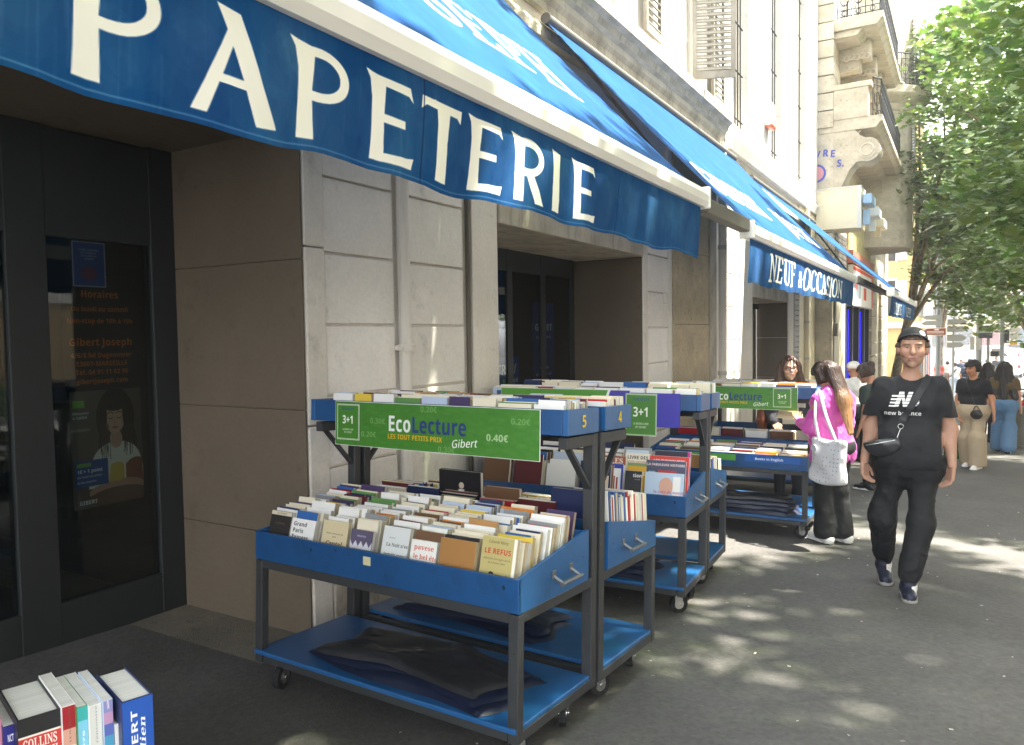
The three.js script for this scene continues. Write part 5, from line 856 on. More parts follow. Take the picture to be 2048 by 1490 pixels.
function person(o) {
  const g = thing('person', o.label, 'person', o.group), J = o.J, q = o.q ?? .014, lod = o.lod ?? 0, b = o.b ?? 1;  // b: build (girth)
  const nb = [(J.shL[0] + J.shR[0]) / 2, (J.shL[1] + J.shR[1]) / 2 + .012, -.012], T = [cap(nb, add3(J.shL, [-.035, -.022, 0]), .066 * b, .05 * b), cap(nb, add3(J.shR, [.035, -.022, 0]), .066 * b, .05 * b), cap(add3(J.chest, [-.085 * b, 0, 0]), add3(J.chest, [.085 * b, 0, 0]), .115 * b, undefined, .9), cap(add3(J.belly, [-.07 * b, 0, 0]), add3(J.belly, [.07 * b, 0, 0]), .118 * b * (o.belly ?? 1), undefined, .92), cap(add3(J.hipL, [-.02, .03, 0]), add3(J.hipR, [.02, .03, 0]), .118 * b, undefined, .92)];
  const ua = (s) => [cap(J['sh' + s], J['el' + s], .052 * b, .042 * b)], fa = (s) => [cap(J['el' + s], J['wr' + s], .042 * b, .028 * b)], th = (s) => [cap(J['hip' + s], J['kn' + s], .088 * b, .058 * b)], sh = (s) => [cap(J['kn' + s], add3(J['an' + s], [0, 0, 0]), .056 * b, .038 * b)], neck = [cap(add3(J.neck, [0, -.05, -.01]), add3(J.neck, [0, .09, .012]), .056 * b, .05 * b)];
  const sets = { torso: T, uaL: ua('L'), uaR: ua('R'), faL: fa('L'), faR: fa('R'), thL: th('L'), thR: th('R'), shL: sh('L'), shR: sh('R'), neck };
  const all = Object.values(sets).flat(), box = (cs, m) => { const lo = [9, 9, 9], hi = [-9, -9, -9]; for (const c of cs) for (const p of [c.a, c.b]) for (let k = 0; k < 3; k++) { const r = Math.max(c.r0, c.r1) + m; lo[k] = Math.min(lo[k], p[k] - r); hi[k] = Math.max(hi[k], p[k] + r); } return [lo, hi]; };
  const skin = lin(o.skin ?? '#c68f72').toArray(), hairc = lin(o.hair?.color ?? '#2a1d16').toArray();
  const geos = []; { const f = union(all, .05), [lo, hi] = box(all, .03); geos.push(paint(nets(f, lo, hi, q), (x, y, z) => { const k = 1 + .12 * nz3(x, y, z, 30, 3); return [skin[0] * k, skin[1] * k, skin[2] * k]; })); }
  const hm = new THREE.Matrix4().compose(V(...J.head), new THREE.Quaternion().setFromEuler(new THREE.Euler(o.nod ?? 0, o.turn ?? 0, o.tilt ?? 0, 'YXZ')), V(1, 1, 1).multiplyScalar(o.hs ?? 1));
  const hd = headSDF(o);
  {
    const lip = mixc(skin, [.45, .1, .09], .5), brow = mixc(hairc, skin, .25), st = o.stubble ?? 0;
    geos.push(paint(nets(hd, [-.11, -.14, -.13], [.11, .145, .13], lod ? .012 : .0042), (x, y, z) => {
      const k = 1 + .16 * nz3(x, y, z, 45, 5); let c = [skin[0] * k, skin[1] * k, skin[2] * k]; if (z > .04) {
        const ex = Math.abs(Math.abs(x) - .032), ey = Math.abs(y - .013);
        if (ex < .0145 && ey < (o.eye ?? .0052) * Math.sqrt(Math.max(0, 1 - (ex / .0145) ** 2)) + .0008) c = ex < .0058 ? [.03, .025, .02] : [.3, .26, .23];
        else if (Math.abs(Math.abs(x) - .034) < .021 && Math.abs(y - .033 + .1 * (Math.abs(x) - .034) ** 2) < .0052) c = brow;
        else if (Math.abs(x) < .024 && Math.abs(y + .054) < .0075 - .08 * Math.abs(x) * .8 && z > .07) c = Math.abs(y + .054) < .0016 ? mixc(lip, [.1, .03, .03], .7) : lip;
        else { const cheek = Math.exp(-(((Math.abs(x) - .045) / .02) ** 2) - ((y + .015) / .02) ** 2); c = mixc(c, [skin[0] * 1.05, skin[1] * .82, skin[2] * .8], .45 * cheek); }
      }
      if (st && y < -.03 && z > -.02) c = mixc(c, [.16, .14, .13], st * Math.min(1, (-.03 - y) * 30) * (.7 + .6 * hash(Math.round(x * 900), Math.round(y * 900), Math.round(z * 900))));
      return c;
    }).applyMatrix4(hm));
  }
  for (const s of ['L', 'R']) if (o.hands?.[s]) { const H = o.hands[s], cs = handCaps(J['wr' + s], H.dir, H.palm, H.side, H.curl ?? .5, (o.handScale ?? 1.0)), [lo, hi] = box(cs, .012); geos.push(paint(nets(union(cs, .007), lo, hi, lod ? .012 : .0045), () => skin)); }
  else { const w = J['wr' + s], d = nrm(sub3(w, J['el' + s])), cs = [cap(w, add3(w, d, .14), .032, .02, .6)], [lo, hi] = box(cs, .015); geos.push(paint(nets(union(cs, .01), lo, hi, .012), () => skin)); }
  P('body', join(geos.map(bare)), o.skinMat ?? new THREE.MeshPhysicalMaterial({ vertexColors: true, roughness: .55, sheen: .15 }), g);
  const fields = {};
  for (const c of o.clothes) {
    const cs = c.use.flatMap((u) => sets[u] ?? []).concat(c.extra ?? []), base = union(cs, c.k ?? .06, c.off), A = c.wr ?? .006, wf = c.wf ?? 14;
    const f = (x, y, z) => { let d = base(x, y, z); if (Math.abs(d) < .06) { const r1 = nz3(x * .9 + y * .35, y * (c.wy ?? .8) - x * .5, z * 1.1, wf, c.s ?? 7), r2 = nz3(x * 1.1 - y * .6, y * (c.wy ?? .8) + x * .7, z, wf * 1.7, 19); d += A * (1.1 * r1 + 1.5 * (Math.abs(r1) - .16) + 1.0 * (Math.abs(r2) - .16)) + A * .35 * nz3(x, y, z, wf * 3, 9); } if (c.cut) d = Math.max(d, c.cut(x, y, z)); return d; };
    const [lo, hi] = box(cs, c.off + .05); fields[c.name] = f; const ge = nets(f, lo, hi, c.q ?? q * .8);
    P(c.name, c.paint ? paint(ge, c.paint) : ge, c.mat, g);
  }
  if (o.hair) {
    const hf = o.hair.f, amp = o.hair.amp ?? .005, fr = o.hair.fr ?? 46;
    const f = (x, y, z) => { let d = hf(x, y, z, hd); if (Math.abs(d) < .05) d += amp * Math.sin(fr * Math.atan2(x, z + .02) + 9 * nz3(x, y * .4, z, 22, 31)) + amp * 1.5 * nz3(x * 2.2, y * .5, z * 2.2, 34, 33); return d; };
    const ge = nets(f, o.hair.lo ?? [-.13, -.13, -.15], o.hair.hi ?? [.13, .16, .13], lod ? .012 : o.hair.q ?? .006), tip = o.hair.tip ? lin(o.hair.tip).toArray() : hairc;
    paint(ge, (x, y, z) => { const k = .7 + .7 * (nz3(x * 3, y * .3, z * 3, 40, 41) + .5), c = mixc(hairc, tip, Math.max(0, Math.min(1, (o.hair.tipY - y) / .2)) || 0); return [c[0] * k, c[1] * k, c[2] * k]; });
    P('hair', ge.applyMatrix4(hm), new THREE.MeshPhysicalMaterial({ vertexColors: true, roughness: .45, sheen: .3 }), g);
  }
  for (const s of ['L', 'R']) if (o.shoe) {
    const a = J['an' + s], dir = nrm([Math.sin(o['toe' + s] ?? 0), o['pit' + s] ?? 0, Math.cos(o['toe' + s] ?? 0)]), gy = o['sole' + s] ?? 0, h0 = [a[0] - dir[0] * .05, gy + .045 - dir[1] * .05, a[2] - dir[2] * .05], t0 = [a[0] + dir[0] * .15, gy + .036 + dir[1] * .15, a[2] + dir[2] * .15], z = o.shoe.s ?? 1;
    const up = [cap(h0, t0, .042 * z, .034 * z), cap(h0, [a[0], gy + .1, a[2]], .043 * z, .045 * z)], pl = (x, y, zz) => gy + .012 + ((x - a[0]) * dir[0] + (zz - a[2]) * dir[2]) * dir[1] - y;
    const fu = (x, y, zz) => Math.max(union(up, .03)(x, y, zz), pl(x, y, zz), y - gy - .125), fs = (x, y, zz) => { const e = pl(x, y, zz); return Math.max(union([cap([h0[0], h0[1] - .02, h0[2]], [t0[0], t0[1] - .015, t0[2]], .05 * z, .043 * z)], .02)(x, y, zz), -e - .028 + .004 * Math.sin(zz * 180), e); };
    if (o.shoe.accent) P('shoe_panel', nets((x, y, zz) => Math.max(fu(x, y, zz) - .0025, -fu(x, y, zz) - .004, .016 - (x - a[0]), gy + .03 - y, y - gy - .085, Math.abs((x - a[0]) * dir[0] + (zz - a[2]) * dir[2] - .03) - .055), [a[0] - .09, gy, a[2] - .12], [a[0] + .12, gy + .16, a[2] + .22], .005), o.shoe.accent, g);
    const [lo, hi] = box(up, .02), w = P('shoe', nets(fu, lo, hi, lod ? .014 : .0065), o.shoe.mat, g); P('sole', nets((x, y, zz) => Math.max(fs(x, y, zz), -fu(x, y, zz) + .004), [lo[0] - .01, lo[1] - .02, lo[2] - .01], [hi[0] + .01, hi[1], hi[2] + .01], lod ? .014 : .006), o.shoe.sole, w);
  }
  o.after?.(g, fields, hm, hd);
  g.position.set(o.at[0], G(o.at[1]) + (o.lift ?? 0), o.at[1]); g.rotation.y = o.ry ?? 0; g.scale.setScalar(o.scale ?? 1);
  return { g, fields, hm };
}
const hitZ = (f, x, y, from = .5, dirn = -1) => { let z = from; for (let i = 0; i < 300; i++) { const d = f(x, y, z); if (d < .0006) return z; z += dirn * Math.max(.0008, d * .6); if (Math.abs(z) > .9) return null; } return z; };
function patch(f, x0, x1, y0, y1, nx, ny, lift = .0025) {               // printed patch that follows a garment's front
  const pos = [], uv = [], idx = []; for (let j = 0; j <= ny; j++) for (let i = 0; i <= nx; i++) { const x = x0 + (x1 - x0) * i / nx, y = y0 + (y1 - y0) * j / ny; pos.push(x, y, (hitZ(f, x, y) ?? 0) + lift); uv.push(i / nx, j / ny); }
  for (let j = 0; j < ny; j++) for (let i = 0; i < nx; i++) { const a = j * (nx + 1) + i; idx.push(a, a + 1, a + nx + 1, a + 1, a + nx + 2, a + nx + 1); }
  const g = new THREE.BufferGeometry(); g.setIndex(idx); g.setAttribute('position', new THREE.Float32BufferAttribute(pos, 3)); g.setAttribute('uv', new THREE.Float32BufferAttribute(uv, 2)); g.computeVertexNormals(); return g;
}
function strapOver(f, a, b, w, n = 26, side = 1, lift = .006) {          // flat strap draped over a garment between two (x, y) points
  const pos = [], idx = []; const dx = b[0] - a[0], dy = b[1] - a[1], L = Math.hypot(dx, dy), nx = -dy / L * w / 2, ny = dx / L * w / 2;
  for (let i = 0; i <= n; i++) { const t = i / n, x = a[0] + dx * t, y = a[1] + dy * t; const zs = [-1, 0, 1].map((s) => hitZ(f, x + s * nx, y + s * ny, .5 * side, -side)).filter((z) => z !== null), z = (zs.length ? (side > 0 ? Math.max(...zs) : Math.min(...zs)) : 0) + lift * side; for (const s of [-1, 1]) for (const k of [0, 1]) pos.push(x + s * nx, y + s * ny, z + (k ? -.004 : 0) * side); }
  for (let i = 0; i < n; i++) { const c = i * 4; for (const [p, q] of [[0, 2], [2, 3], [3, 1], [1, 0]]) idx.push(c + p, c + q, c + 4 + p, c + q, c + 4 + q, c + 4 + p); }
  const g = new THREE.BufferGeometry(); g.setIndex(idx); g.setAttribute('position', new THREE.Float32BufferAttribute(pos, 3)); g.setAttribute('uv', new THREE.Float32BufferAttribute(new Float32Array(pos.length / 3 * 2), 2)); g.computeVertexNormals(); return g;
}
const blackCloth = phy('#17181b', { roughness: .85, sheen: .25, side: THREE.DoubleSide });
const cottonBlack = phy('#1b1c20', { roughness: .8, sheen: .3 }), blackTrouser = phy('#131417', { roughness: .78, sheen: .2 });
const place = (o, at, ry, scale = 1) => { o.position.set(at[0], G(at[1]) + (at[2] ?? 0), at[1]); o.rotation.y = ry; o.scale.setScalar(scale); return o; };
// --- the man walking towards the camera ---
{
  const at = [-.325, -5.74], ry = .06;
  const J = { head: [.026, 1.635, .03], neck: [.02, 1.475, 0], chest: [.015, 1.27, .0], belly: [.01, 1.03, .04], shL: [.178, 1.385, -.01], shR: [-.15, 1.385, -.01], elL: [.25, 1.1, -.04], elR: [-.225, 1.1, -.04], wrL: [.262, .87, .03], wrR: [-.262, .87, .03], hipL: [.095, .88, 0], hipR: [-.08, .88, 0], knL: [.085, .48, .07], knR: [-.145, .47, -.02], anL: [.015, .1, .14], anR: [-.14, .15, -.2] };
  const man = person({ label: 'man in black T-shirt, black trousers and backwards cap walking towards the camera', at, ry, J, b: .98, belly: 1.1, skin: '#a8806a', jaw: .066, stubble: .14, hs: 1.04, q: .012, tilt: -.02, eye: .0032, folds: [-1, 1].flatMap((s) => [cap([s * .02, -.022, .1], [s * .036, -.062, .079], .004, .003), cap([s * .02, .0, .093], [s * .042, -.004, .084], .0035, .002)]).concat([cap([-.03, .052, .088], [.03, .052, .088], .0022)]),
    hands: { L: { dir: [-.12, -1, .1], palm: [-.85, 0, .5], side: 1, curl: .9 }, R: { dir: [.05, -1, .12], palm: [.85, 0, .5], side: -1, curl: .9 } },
    clothes: [
      { name: 'shirt', use: ['torso', 'uaL', 'uaR'], off: .012, wr: .013, wf: 9, wy: .9, q: .0085, mat: cottonBlack, extra: [cap([-.08, .92, .025], [.1, .92, .025], .13, .13, .95), cap([.175, 1.365, -.01], [.226, 1.17, -.025], .046, .056), cap([-.147, 1.365, -.01], [-.2, 1.17, -.025], .046, .056)], cut: (x, y, z) => { const arm = Math.max(0, Math.abs(x - .013) - .16); return Math.max(.845 - y + (arm > 0 ? 0 : 0), arm > .03 ? 1.19 - y - .05 * arm : -1, .072 - Math.hypot(x - .02, (y - 1.5) * .9, z - .035)); } },
      { name: 'trousers', use: ['thL', 'thR', 'shL', 'shR'], off: .012, wr: .009, wf: 13, wy: 1.5, q: .0085, k: .05, mat: blackTrouser, extra: [cap([-.075, .87, 0], [.09, .87, 0], .135, .135, .9), cap([.085, .48, .07], [.02, .17, .13], .064, .056), cap([-.145, .47, -.02], [-.142, .22, -.18], .066, .056), cap([-.175, .56, -.0], [-.18, .46, -.02], .036)], cut: (x, y, z) => Math.max(y - .93, .1 - y) },
    ],
    hair: { color: '#4a3a30', f: (x, y, z, hd) => Math.max(hd(x, y, z) - .005, z > .04 ? .062 - y : z > -.01 ? .012 - y + (Math.abs(x) < .06 ? .05 : 0) : -.05 - y), amp: .002, q: .005 },
    shoe: { mat: phy('#1d2236', { roughness: .6 }), sole: mat('#8f8b86'), s: 1.1, accent: mat('#dcdcda') }, toeL: .05, toeR: .12, soleL: 0, soleR: .035, pitR: -.28,
    after(g, F, hm) {
      const edge = (x, z) => .047 + .028 * Math.max(0, Math.min(1, (z - .01) / .05)) + (z > .03 ? .016 * Math.cos(Math.min(1.57, Math.abs(x) * 24)) : 0) - .03 * Math.max(0, Math.min(1, (-.02 - z) / .06));
      const dome = ell(0, .045, -.012, .09, .1, .111);
      const c = P('cap', nets((x, y, z) => Math.max(dome(x, y, z), edge(x, z) - y), [-.13, -.02, -.16], [.13, .17, .13], .0055).applyMatrix4(hm), phy('#191a1e', { roughness: .8 }), g);
      const bl = new THREE.CylinderGeometry(.08, .08, .006, 24).scale(1, 1, .8).rotateX(-.15).translate(0, .018, -.12).applyMatrix4(hm); P('cap_bill', boxUV(bl), M.black, c);
      P('cap_band', nets((x, y, z) => { const e = dome(x, y, z) - .003; return Math.max(e, -e - .008, Math.abs(y - edge(x, z) - .006) - .007); }, [-.13, -.02, -.16], [.13, .17, .13], .005).applyMatrix4(hm), phy('#2c2d33', { roughness: .8 }), c);
      P('cap_badge', nets((x, y, z) => { const e = dome(x, y, z) - .003; return Math.max(e, -e - .006, Math.hypot(x - .05, y - .1, z - .05) - .022); }, [-.02, .05, -.02], [.13, .17, .13], .004).applyMatrix4(hm), mat('#d8d4dc'), c);
      const t = canvasTex(512, 384, (x, w, h) => {
        x.clearRect(0, 0, w, h); x.fillStyle = '#e9e9e6'; txt(x, 'new balance', w / 2, 360, 'bold 82px sans-serif', '#e9e9e6', 'center');
        x.save(); x.transform(1, 0, -.35, 1, 150, 0); const N = [[70, 10], [130, 10], [190, 150], [190, 10], [250, 10], [250, 230], [190, 230], [130, 100], [130, 230], [70, 230]]; x.beginPath(); N.forEach(([a, b], i) => i ? x.lineTo(a, b) : x.moveTo(a, b)); x.fill(); for (let k = 0; k < 4; k++) { x.fillRect(-10 + k * 4, 60 + k * 50, 90, 24); } x.globalCompositeOperation = 'destination-out'; for (let k = 0; k < 5; k++) x.fillRect(-20, 42 + k * 50, 300, 9); x.globalCompositeOperation = 'source-over'; x.fillRect(280, 10, 40, 100); x.beginPath(); x.arc(320, 60, 50, -1.57, 1.57); x.fill(); x.beginPath(); x.arc(322, 170, 58, -1.57, 1.57); x.fill(); x.fillRect(280, 112, 44, 118); x.globalCompositeOperation = 'destination-out'; for (let k = 0; k < 5; k++) x.fillRect(270, 42 + k * 50, 130, 9); x.restore();
      });
      P('shirt_print', patch(F.shirt, -.145, .085, 1.19, 1.36, 24, 16), new THREE.MeshStandardMaterial({ map: t, transparent: true, alphaTest: .4, roughness: .7, side: THREE.DoubleSide }), g);
    } });
  const bag = thing('crossbody_bag', 'black crossbody bag slung across the walking man', 'bag'), f = man.fields.shirt;
  P('strap', [strapOver(f, [.125, 1.46], [-.045, 1.14], .042), strapOver(f, [.125, 1.46], [-.2, .95], .03, 20, -1)], phy('#1f2024', { roughness: .55, side: THREE.DoubleSide }), bag);
  const zc = hitZ(f, -.15, 1.0) + .02; const bf = (x, y, z) => { const d = Math.max(smax(ell(-.15, 1.015, zc, .12, .085, .045)(x, y, z), y - 1.045 - .25 * (x + .15), .012), 0 - 1); return d + .006 * nz3(x, y, z, 30, 5); };
  P('pouch', nets(bf, [-.31, .9, zc - .08], [0, 1.1, zc + .08], .006), phy('#26272b', { roughness: .35, clearcoat: .3 }), bag);
  P('zip', [tube([V(-.245, 1.0, zc + .03), V(-.2, 1.012, zc + .044), V(-.14, 1.028, zc + .046), V(-.07, 1.045, zc + .036)], .003)], M.steel, bag);
  P('metal_ring', [strip(new THREE.TorusGeometry(.016, .0028, 6, 16).translate(-.04, 1.13, hitZ(f, -.04, 1.13) + .01)), rod(V(-.042, 1.115, zc + .01), V(-.06, 1.06, zc + .02), .003)], M.steel, bag);
  place(bag, at, ry);
}
// --- the girl in the pink jacket choosing books ---
{
  const at = [-.97, -6.98], ry = 4.05, pink = phy('#c251a4', { roughness: .36, sheen: .6, sheenColor: lin('#ff9be0') });          // faces the carts, back turned half to us
  const J = { head: [0, 1.43, .06], neck: [0, 1.29, .0], chest: [0, 1.13, 0], belly: [0, .95, .01], shL: [.155, 1.235, -.01], shR: [-.155, 1.235, -.01], elL: [.2, 1.0, .04], elR: [-.21, .99, .04], wrL: [.1, 1.02, .27], wrR: [-.08, 1.0, .28], hipL: [.085, .82, 0], hipR: [-.085, .82, 0], knL: [.08, .44, .02], knR: [-.08, .44, -.02], anL: [.08, .08, .0], anR: [-.08, .08, -.05] };
  const girl = person({ label: 'girl in a shiny pink jacket and black flared trousers choosing books', at, ry, J, b: .9, skin: '#b98467', hs: .95, nod: .32, q: .012,
    hands: { L: { dir: [-.5, .15, .8], palm: [-.3, 1, -.1], side: -1, curl: .8 }, R: { dir: [.5, .15, .8], palm: [.3, 1, -.1], side: 1, curl: .8 } },
    clothes: [
      { name: 'jacket', use: ['torso', 'uaL', 'uaR', 'faL', 'faR'], off: .014, wr: .02, wf: 11, wy: .7, q: .0085, mat: pink, extra: [cap([-.085, .78, 0], [.085, .78, 0], .125, .13, .95), cap([-.06, 1.29, -.02], [.06, 1.29, -.02], .06)], cut: (x, y, z) => Math.max(.66 - y, .075 - Math.hypot(x, y - 1.33, z - .04), -1) },
      { name: 'trousers', use: ['thL', 'thR'], off: .014, wr: .008, k: .04, mat: blackTrouser, extra: [cap([.07, .44, .02], [.072, .1, -.0], .055, .078), cap([-.07, .44, -.02], [-.072, .1, -.05], .055, .078), cap([-.07, .82, 0], [.07, .82, 0], .13)], cut: (x, y) => Math.max(y - .88, .05 - y) },
    ],
    hair: { color: '#2e1d15', tip: '#86623f', tipY: -.12, lo: [-.15, -.6, -.26], hi: [.15, .16, .12], q: .007, amp: .004, f: (x, y, z, hd) => { const cut = z - .03 + .25 * Math.max(0, y - .07) * -1; const cr = Math.max(hd(x, y, z) - .018, Math.max(0, z - .055) > 0 && y < .07 ? .02 : -1, -.06 - y); const tail = union([cap([0, .02, -.09], [0, -.25, -.13], .08, .08, .6), cap([0, -.25, -.13], [.01, -.54, -.12], .075, .03, .6)], .04)(x, y, z); return smin(cr, tail, .03); } },
    shoe: { mat: mat('#dcdbd8'), sole: mat('#f0efec'), s: .95 } });
  const bag = thing('tote_bag', 'white patterned tote bag hanging from the girl in pink', 'bag'); const f = girl.fields.jacket;
  const tb = tex(128, (u, v) => { const k = hash(Math.floor(u * 9), Math.floor(v * 9), 3), d = Math.hypot((u * 9) % 1 - .5, (v * 9) % 1 - .5); const dot = d < .1 + .08 * k && k > .5; return dot ? [150, 152, 172] : [226, 226, 228]; });
  const bx = .2, bz = -.17;                                                 // hangs at her road-side hip
  const shell = (x, y, z) => { const cx = (x - bx), cy = y - .745, cz = z - bz; const w = .03 + .05 * Math.sqrt(Math.max(0, 1 - (cz / .18) ** 2)) * Math.max(.25, Math.min(1, .6 - cy * 2.5)); return smax(smax(Math.abs(cx) - w - .03 * nz3(x, y, z, 11, 4), Math.abs(cy + .01 * Math.cos(cz * 16)) - .185, .03), Math.abs(cz) - .17 - .1 * Math.max(0, -cy) - .02 * nz3(x, y, z, 14, 8), .04); };
  const bgm = boxUV(nets(shell, [bx - .14, .5, bz - .27], [bx + .14, .98, bz + .27], .01), .3); P('bag_body', bgm, phy('#e9e9ea', { map: tb, roughness: .8 }), bag);
  P('bag_strap', [tube([V(bx + .02, .92, bz + .09), V(.25, 1.1, bz + .1), V(.165, 1.325, -.01), V(.22, 1.1, bz - .0), V(bx + .02, .92, bz - .1)], .013, 40, 6)], mat('#e6e6e8'), bag);
  P('bag_badge', [strip(new THREE.CylinderGeometry(.03, .03, .008, 18).rotateZ(Math.PI / 2).translate(bx + .082, .85, bz + .08))], mat('#b9bcc2', { roughness: .4 }), bag);
  place(bag, at, ry);
  for (let k = 0; k < 3; k++) { const b = book(['yellowish paperback on top of the girl in pink\'s pile', 'tan paperback in the middle of the held pile', 'cream paperback at the bottom of the held pile'][k], .115, .18, .022, coverMs[['yellow', 'tan', 'cream'][k]], pageMs[2], new THREE.Matrix4().makeTranslation(0, 0, 0), { group: 'books held by the girl in pink' }); b.applyMatrix4(TR(0, 1.075 - k * .0235, .42, Math.PI / 2, .1 * k, 0)); b.applyMatrix4(new THREE.Matrix4().makeRotationY(ry).setPosition(at[0], G(at[1]), at[1])); }
}
// --- the woman with glasses behind the carts ---
{
  const at = [-1.66, -8.75], ry = .32;
  const J = { head: [0, 1.49, .05], neck: [0, 1.345, 0], chest: [0, 1.18, 0], belly: [0, .98, .03], shL: [.17, 1.28, -.01], shR: [-.17, 1.28, -.01], elL: [.23, 1.04, .02], elR: [-.23, 1.04, .02], wrL: [.18, .9, .2], wrR: [-.18, .92, .2], hipL: [.09, .85, 0], hipR: [-.09, .85, 0], knL: [.09, .46, .02], knR: [-.09, .46, .0], anL: [.09, .08, 0], anR: [-.09, .08, -.03] };
  person({ label: 'woman with glasses and long brown hair looking over the book carts', at, ry, J, b: 1.0, skin: '#c9a08a', nod: -.05, turn: .1, q: .014, hands: { L: { dir: [-.2, -.3, 1], palm: [-.5, -1, 0], side: -1 }, R: { dir: [.2, -.3, 1], palm: [.5, -1, 0], side: 1 } },
    clothes: [
      { name: 'blouse', use: ['torso'], off: .016, wr: .006, mat: phy('#cfc6b3', { roughness: .85 }), cut: (x, y, z) => Math.max(.78 - y, .085 - Math.hypot(x, y - 1.4, z - .06)) },
      { name: 'cardigan', use: ['torso', 'uaL', 'uaR', 'faL', 'faR'], off: .03, wr: .009, mat: phy('#2b2a33', { roughness: .85 }), cut: (x, y, z) => Math.max(.7 - y, z > .0 ? .085 - Math.abs(x) : -1, .08 - Math.hypot(x, y - 1.4, z - .03)) },
      { name: 'trousers', use: ['thL', 'thR', 'shL', 'shR'], off: .016, mat: phy('#20222c', { roughness: .85 }), extra: [cap([-.08, .85, 0], [.08, .85, 0], .14)], cut: (x, y) => Math.max(y - .9, .08 - y) },
    ],
    hair: { color: '#4a3022', lo: [-.2, -.32, -.2], hi: [.2, .17, .12], q: .007, amp: .008, fr: 24, f: (x, y, z, hd) => { const face = .078 - Math.hypot(x * .95, (y + .02) * .62) - Math.max(0, .03 - z) * 3; const sh = smin(hd(x, y, z) - .022, union([cap([-.085, .02, -.01], [-.12, -.24, .0], .045, .06, .9), cap([.085, .02, -.01], [.12, -.24, .0], .045, .06, .9), cap([0, .02, -.08], [0, -.22, -.1], .08, .08, .7)], .05)(x, y, z), .03); return Math.max(sh, face, -.3 - y); } },
    shoe: { mat: M.black, sole: M.rubber },
    after(g, F, hm) { const gl = []; for (const s of [-1, 1]) { gl.push(strip(new THREE.TorusGeometry(.024, .0042, 6, 22).scale(1.05, .8, 1).translate(s * .031, .012, .104)), rod(V(s * .054, .016, .1), V(s * .082, .01, .0), .002)); } gl.push(rod(V(-.008, .016, .106), V(.008, .016, .106), .0022)); const m = P('glasses', join(gl).applyMatrix4(hm), phy('#4a2328', { roughness: .3 }), g); } });
  const bag = thing('shoulder_bag', 'reddish brown leather bag carried by the woman with glasses', 'bag');
  P('bag_body', nets((x, y, z) => ell(-.29, .93, .05, .06, .13, .12)(x, y, z) + .01 * nz3(x, y, z, 20, 2), [-.4, .75, -.1], [-.18, 1.1, .2], .01), phy('#8a4a30', { roughness: .5 }), bag); P('bag_strap', [tube([V(-.27, 1.04, .1), V(-.24, 1.2, .06), V(-.17, 1.36, -.02), V(-.22, 1.2, -.08), V(-.27, 1.04, -.0)], .012)], phy('#8a4a30', { roughness: .5 }), bag); place(bag, at, ry);
}
// --- people farther back ---
const stand = (o = {}) => { const w = o.w ?? 1, st = o.step ?? 0; return { head: [0, 1.52, .04 + (o.fw ?? 0)], neck: [0, 1.375, 0], chest: [0, 1.21, 0], belly: [0, 1.0, .01], shL: [.17 * w, 1.31, 0], shR: [-.17 * w, 1.31, 0], elL: [.22 * w, 1.06, -.03 - st * .5], elR: [-.22 * w, 1.06, -.03 + st * .5], wrL: [.23 * w, .84, .04 - st], wrR: [-.23 * w, .84, .04 + st], hipL: [.09, .87, 0], hipR: [-.09, .87, 0], knL: [.09, .47, .03 + st], knR: [-.09, .47, .03 - st * .6], anL: [.09, .08, st * 1.1], anR: [-.09, .08 + st * .3, -st * 1.6] }; };
const cut1 = (a, b) => (x, y) => Math.max(y - a, b - y);
function casual(o) {
  const J = o.J ?? stand({ step: o.step ?? 0 });
  const cl = [{ name: 'top', use: o.long ? ['torso', 'uaL', 'uaR', 'faL', 'faR'] : ['torso', 'uaL', 'uaR'], off: .015, wr: .007, mat: o.top, cut: (x, y, z) => Math.max((o.hem ?? .85) - y, o.long ? -1 : Math.abs(x) > .2 ? 1.14 - y : -1, .075 - Math.hypot(x, y - 1.42, z - .04)) },
    { name: 'trousers', use: o.wide ? ['thL', 'thR'] : ['thL', 'thR', 'shL', 'shR'], off: o.wide ? .03 : .018, wr: .01, wf: 12, wy: .6, k: .04, mat: o.bottom, extra: [cap([-.07, .88, 0], [.07, .88, 0], .135)].concat(o.wide ? [cap(J.knL, add3(J.anL, [0, .02, 0]), .095, .1), cap(J.knR, add3(J.anR, [0, .02, 0]), .095, .1)] : []), cut: cut1(.98, o.shorts ? .5 : .05) }];
  return person({ ...o, J, clothes: cl, hair: o.hair ?? { color: '#1d1714', f: (x, y, z, hd) => Math.max(hd(x, y, z) - .012, z > .03 ? .055 - y : -.05 - y) }, shoe: { mat: o.shoe ?? M.black, sole: o.sole ?? mat('#e8e6e2'), s: o.ss ?? 1 } });
}
const longHair = (color, len, w = .11) => ({ color, lo: [-.24, -len - .1, -.24], hi: [.24, .16, .12], q: .009, amp: .007, fr: 30, f: (x, y, z, hd) => Math.max(smin(Math.max(hd(x, y, z) - .02, z > .03 ? .05 - y : -1), union([cap([-.06, .0, -.06], [-w, -len, -.09], .06, .075, .8), cap([.06, 0, -.06], [w, -len, -.09], .06, .075, .8), cap([0, .02, -.09], [0, -len - .02, -.12], .08, .08, .7)], .05)(x, y, z), .03), -len - .06 - y) });
const tee = phy('#1c1c20', { roughness: .85 });
